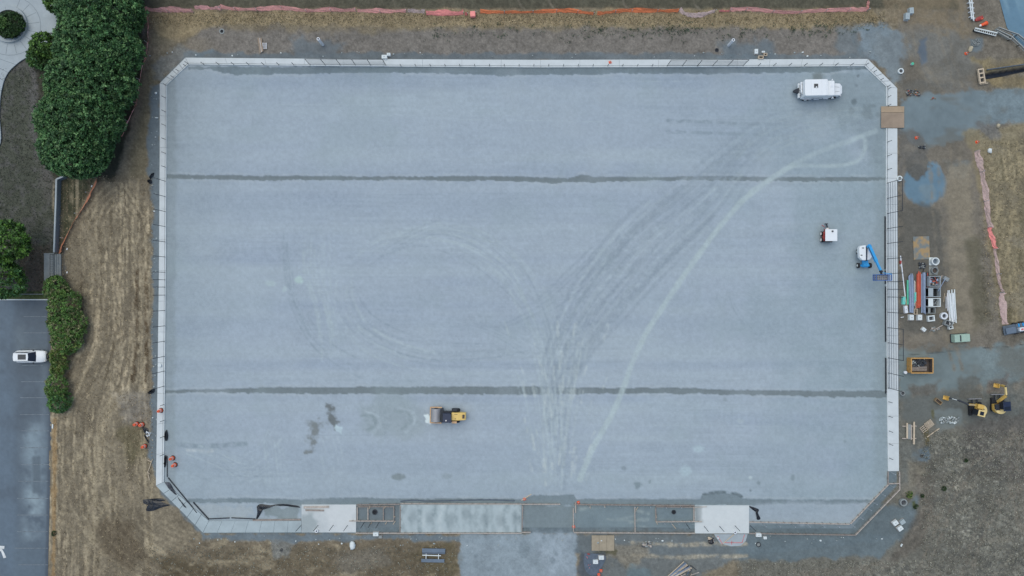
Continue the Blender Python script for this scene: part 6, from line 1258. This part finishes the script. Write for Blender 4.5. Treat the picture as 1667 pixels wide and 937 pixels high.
def tree(name, label, cat, x, y, zc, rx, ry, rz, n, per, size, spread, cols, seed, group=None, low=-.35, lob=.28, limbs=5, trunk_r=.22, part='crown'):
    pt = P(x, y, zc); t = thing(name, label, cat, (pt.x, pt.y, 0), group=group); rs = random.Random(seed)
    if trunk_r:
        tk_ = MB(); tk_.cyl((0, 0, -.2), (0, 0, zc * .45), trunk_r * 1.3, trunk_r, 8)
        for k in range(limbs): a = k * 6.283 / limbs + rs.random(); tk_.cyl((0, 0, zc * (.3 + .12 * (k % 2))), (rx * .6 * math.cos(a), ry * .6 * math.sin(a), zc + rz * .2 * rs.random()), trunk_r * .6, trunk_r * .15, 6)
        tk_.cyl((0, 0, zc * .45), (0, 0, zc + rz * .5), trunk_r, trunk_r * .2, 7); tk_.build('trunk', M_bark, t)
    c, d = crown_pts(rx, ry, rz, n, seed, low=low, lob=lob); c = c + np.array([0, 0, zc])
    leaves(part, (c, d), per, size, spread, cols, t, seed); return t
GR = [(.085, .19, .062), (.055, .13, .045), (.14, .25, .09), (.065, .15, .05), (.035, .085, .03)]
GL = [(.08, .17, .03), (.06, .13, .025), (.12, .23, .04), (.04, .09, .02)]
GY = [(.15, .21, .045), (.10, .18, .035), (.20, .22, .07), (.07, .13, .03)]
GO = [(.11, .21, .05), (.15, .25, .06), (.07, .15, .035), (.21, .21, .10), (.10, .19, .045)]
for i, (x, y, rx, ry, lb) in enumerate(((165, -48, 6.0, 4.4, 'big broad tree at the north end of the dense row'), (163, 14, 6.2, 4.8, 'second big tree from the north in the dense row'), (161, 76, 6.1, 5.2, 'middle big tree of the dense row beside the round shrub'),
        (150, 138, 6.3, 5.2, 'fourth big tree of the dense row bulging westward'), (134, 196, 6.2, 5.2, 'fifth big tree of the dense row near the net bend'), (125, 243, 4.9, 4.1, 'southernmost tree of the dense row by the retaining wall'))):
    tree('broadleaf_tree', lb, 'tree', x, y, 5.2, rx, ry, 4.4, 2400, 17, .32, .42, GR, 30 + i, 'dense row of trees by the plaza', low=-.55, lob=.12, trunk_r=.3)
tree('round_shrub', 'light green round shrub between the plaza and the big trees', 'shrub', 76, 76, 2.0, 2.1, 1.9, 1.9, 320, 16, .32, .4, GL, 41, low=-.5, trunk_r=.1)
tree('round_shrub', 'darker lower shrub tucked below the light round shrub', 'shrub', 68, 94, 1.2, 2.2, 1.6, 1.3, 260, 16, .3, .38, GL[1:2] + GR[:2] + GL[3:], 42, low=-.5, trunk_r=.08)
tree('round_shrub', 'light green shrub at the top edge beside the plaza', 'shrub', 97, 4, 2.0, 2.0, 1.6, 2.0, 260, 16, .32, .4, GL, 43, low=-.5, trunk_r=.1)
tree('round_shrub', 'dark bushy planting filling the round planter', 'shrub', 18, 42, .8, 2.1, 2.1, .7, 420, 16, .22, .28, [(.02, .05, .015), (.03, .07, .02), (.04, .09, .02)], 44, low=-.2, trunk_r=.06)
tree('round_shrub', 'pale fern clump on the west of the round planter', 'shrub', 3, 38, 1.3, .9, .8, .6, 90, 14, .3, .35, [(.12, .22, .06), (.09, .18, .05)], 45, low=-.3, trunk_r=.05)
tree('broadleaf_tree', 'loose green tree at the left edge above the parking lot', 'tree', 8, 398, 5.0, 3.6, 3.4, 3.4, 560, 15, .4, .55, GL, 51, lob=.4, low=-.4)
tree('broadleaf_tree', 'lower green tree at the left edge just above the parking lot', 'tree', 4, 447, 4.5, 3.9, 3.4, 3.0, 520, 15, .4, .55, GL[:2] + GR[:2], 52, lob=.4, low=-.4)
for i, (x, y, rx, ry, rz, zc, cl_, lb, n) in enumerate(((92, 470, 1.7, 1.9, 1.3, 1.0, GO, 'northern end bush of the hedge at the stair landing', 300), (105, 497, 2.7, 2.4, 1.6, 1.2, GO, 'second hedge bush below the stair landing', 430), (110, 527, 2.8, 2.6, 1.6, 1.2, GO, 'widest bush in the middle of the hedge', 480), (109, 553, 2.2, 2.2, 1.5, 1.1, GO + GY[:1], 'hedge bush right ahead of the white suv', 380), (98, 583, 1.25, 2.0, 1.2, .9, GY, 'narrow yellowish bush at the foot of the hedge', 240),
        (94, 602, .9, .9, .9, .7, GY, 'small bush in the gap of the hedge', 90), (94, 630, 1.6, 2.0, 1.3, 1.0, GO, 'upper half of the separate bush below the hedge', 260), (96, 652, 1.7, 1.7, 1.2, .9, GR[:2] + GL[:1], 'lower green half of the separate bush below the hedge', 240))):
    tree('hedge_bush', lb, 'hedge', x, y, zc, rx, ry, rz, n, 16, .24, .34, cl_, 60 + i, 'hedge along the parking lot', low=-.3, lob=.2, trunk_r=.07, limbs=4)
for i, (x, y, r, lb) in enumerate(((1536.5, 795, 2.8, 'dark round weed clump alone on the southeast scrub'), (1501.5, 806.5, 2.0, 'dark weed clump west of the lone round one'), (1572, 749, 1.8, 'dark weed clump in the upper southeast scrub'), (1480, 805, 5, 'yellowish weeds beside the lone concrete ring'), (1491, 824, 3, 'green weeds just right of the lone concrete ring'), (88, 868, 3, 'green weed clump at the parking lot edge'))):
    tree('weed_clump', lb, 'weeds', x, y, .15, r * .1, r * .1, .25, int(10 + r * 7), 10, .16, .16, [(.03, .06, .02), (.05, .08, .025)] if i not in (3,) else GY, 80 + i, low=-.1, trunk_r=.0)
# weeds nobody could count, on the grey soil north of the kerb, and tall dry grass tufts
rs = np.random.RandomState(5)
def scatter(name, label, cat, fn, n, per, size, spread, cols, seed, z=.05):
    rs = np.random.RandomState(seed); xy = fn(rs, n); pts = np.stack([(xy[:, 0] - 833.5) * .1, (468.5 - xy[:, 1]) * .1, np.full(len(xy), z)], 1)
    nr = np.tile(np.array([0, 0, 1.0]), (len(pts), 1)); o = leaves(name, (pts, nr), per, size, spread, cols, None, seed); return tag(o, label, cat, kind='stuff')
def nweeds(rs, n):
    c = np.stack([rs.uniform(680, 1420, 130), np.clip(rs.normal(50, 8, 130), 36, 88)], 1); c = np.concatenate([c, np.stack([rs.uniform(940, 1130, 60), rs.normal(50, 6, 60)], 1), np.stack([rs.uniform(1280, 1370, 30), rs.normal(50, 7, 30)], 1)])
    k = rs.randint(0, len(c), n); return c[k] + rs.randn(n, 2) * np.array([3.0, 1.6])
scatter('soil_weeds', 'low dark green weeds dotting the grey soil north of the kerb', 'weeds', nweeds, 1100, 6, .12, .16, [(.06, .095, .05), (.085, .12, .06), (.055, .08, .05)], 6)
def straw(rs, n): return np.stack([rs.uniform(88, 250, n), rs.uniform(285, 985, n)], 1)[:]
scatter('dry_grass', 'mown dry grass stubble west of the field', 'grass', straw, 8000, 4, .12, .12, [tuple(A(178, 168, 144)), tuple(A(150, 140, 118)), tuple(A(130, 120, 98))], 8, .02)
def scrubf(rs, n):
    x, y = rs.uniform(1500, 1720, n), rs.uniform(700, 980, n); x2, y2 = rs.uniform(1200, 1500, n // 3), rs.uniform(912, 980, n // 3); x3, y3 = rs.uniform(245, 745, n // 3), rs.uniform(888, 985, n // 3); return np.concatenate([np.stack([x, y], 1), np.stack([x2, y2], 1), np.stack([x3, y3], 1)])
scatter('scrub', 'grey dry scrub covering the southeast and south ground', 'scrub', scrubf, 8000, 4, .14, .15, [tuple(A(150, 154, 148)), tuple(A(132, 136, 130)), tuple(A(110, 114, 106))], 9, .02)
def lawn(rs, n):
    x, y = rs.uniform(-40, 98, n), rs.uniform(110, 480, n); a = np.stack([x, y], 1); return a[~((x < 0) & (y < 240))]
scatter('patchy_lawn', 'patchy dark lawn tufts west of the retaining wall', 'grass', lawn, 5000, 4, .14, .14, [tuple(A(76, 84, 72)), tuple(A(66, 76, 60)), tuple(A(96, 100, 92))], 10, .02)
def tang(rs, n): return np.concatenate([np.stack([rs.uniform(236, 1440, n), rs.normal(30, 7, n).clip(18, 50)], 1), np.stack([rs.uniform(1600, 1720, n // 3), rs.uniform(225, 520, n // 3)], 1)])
scatter('tan_grass', 'dry tan grass north of the field and in the east', 'grass', tang, 6500, 4, .13, .13, [tuple(A(170, 160, 136)), tuple(A(146, 137, 114)), tuple(A(116, 112, 88))], 12, .02)
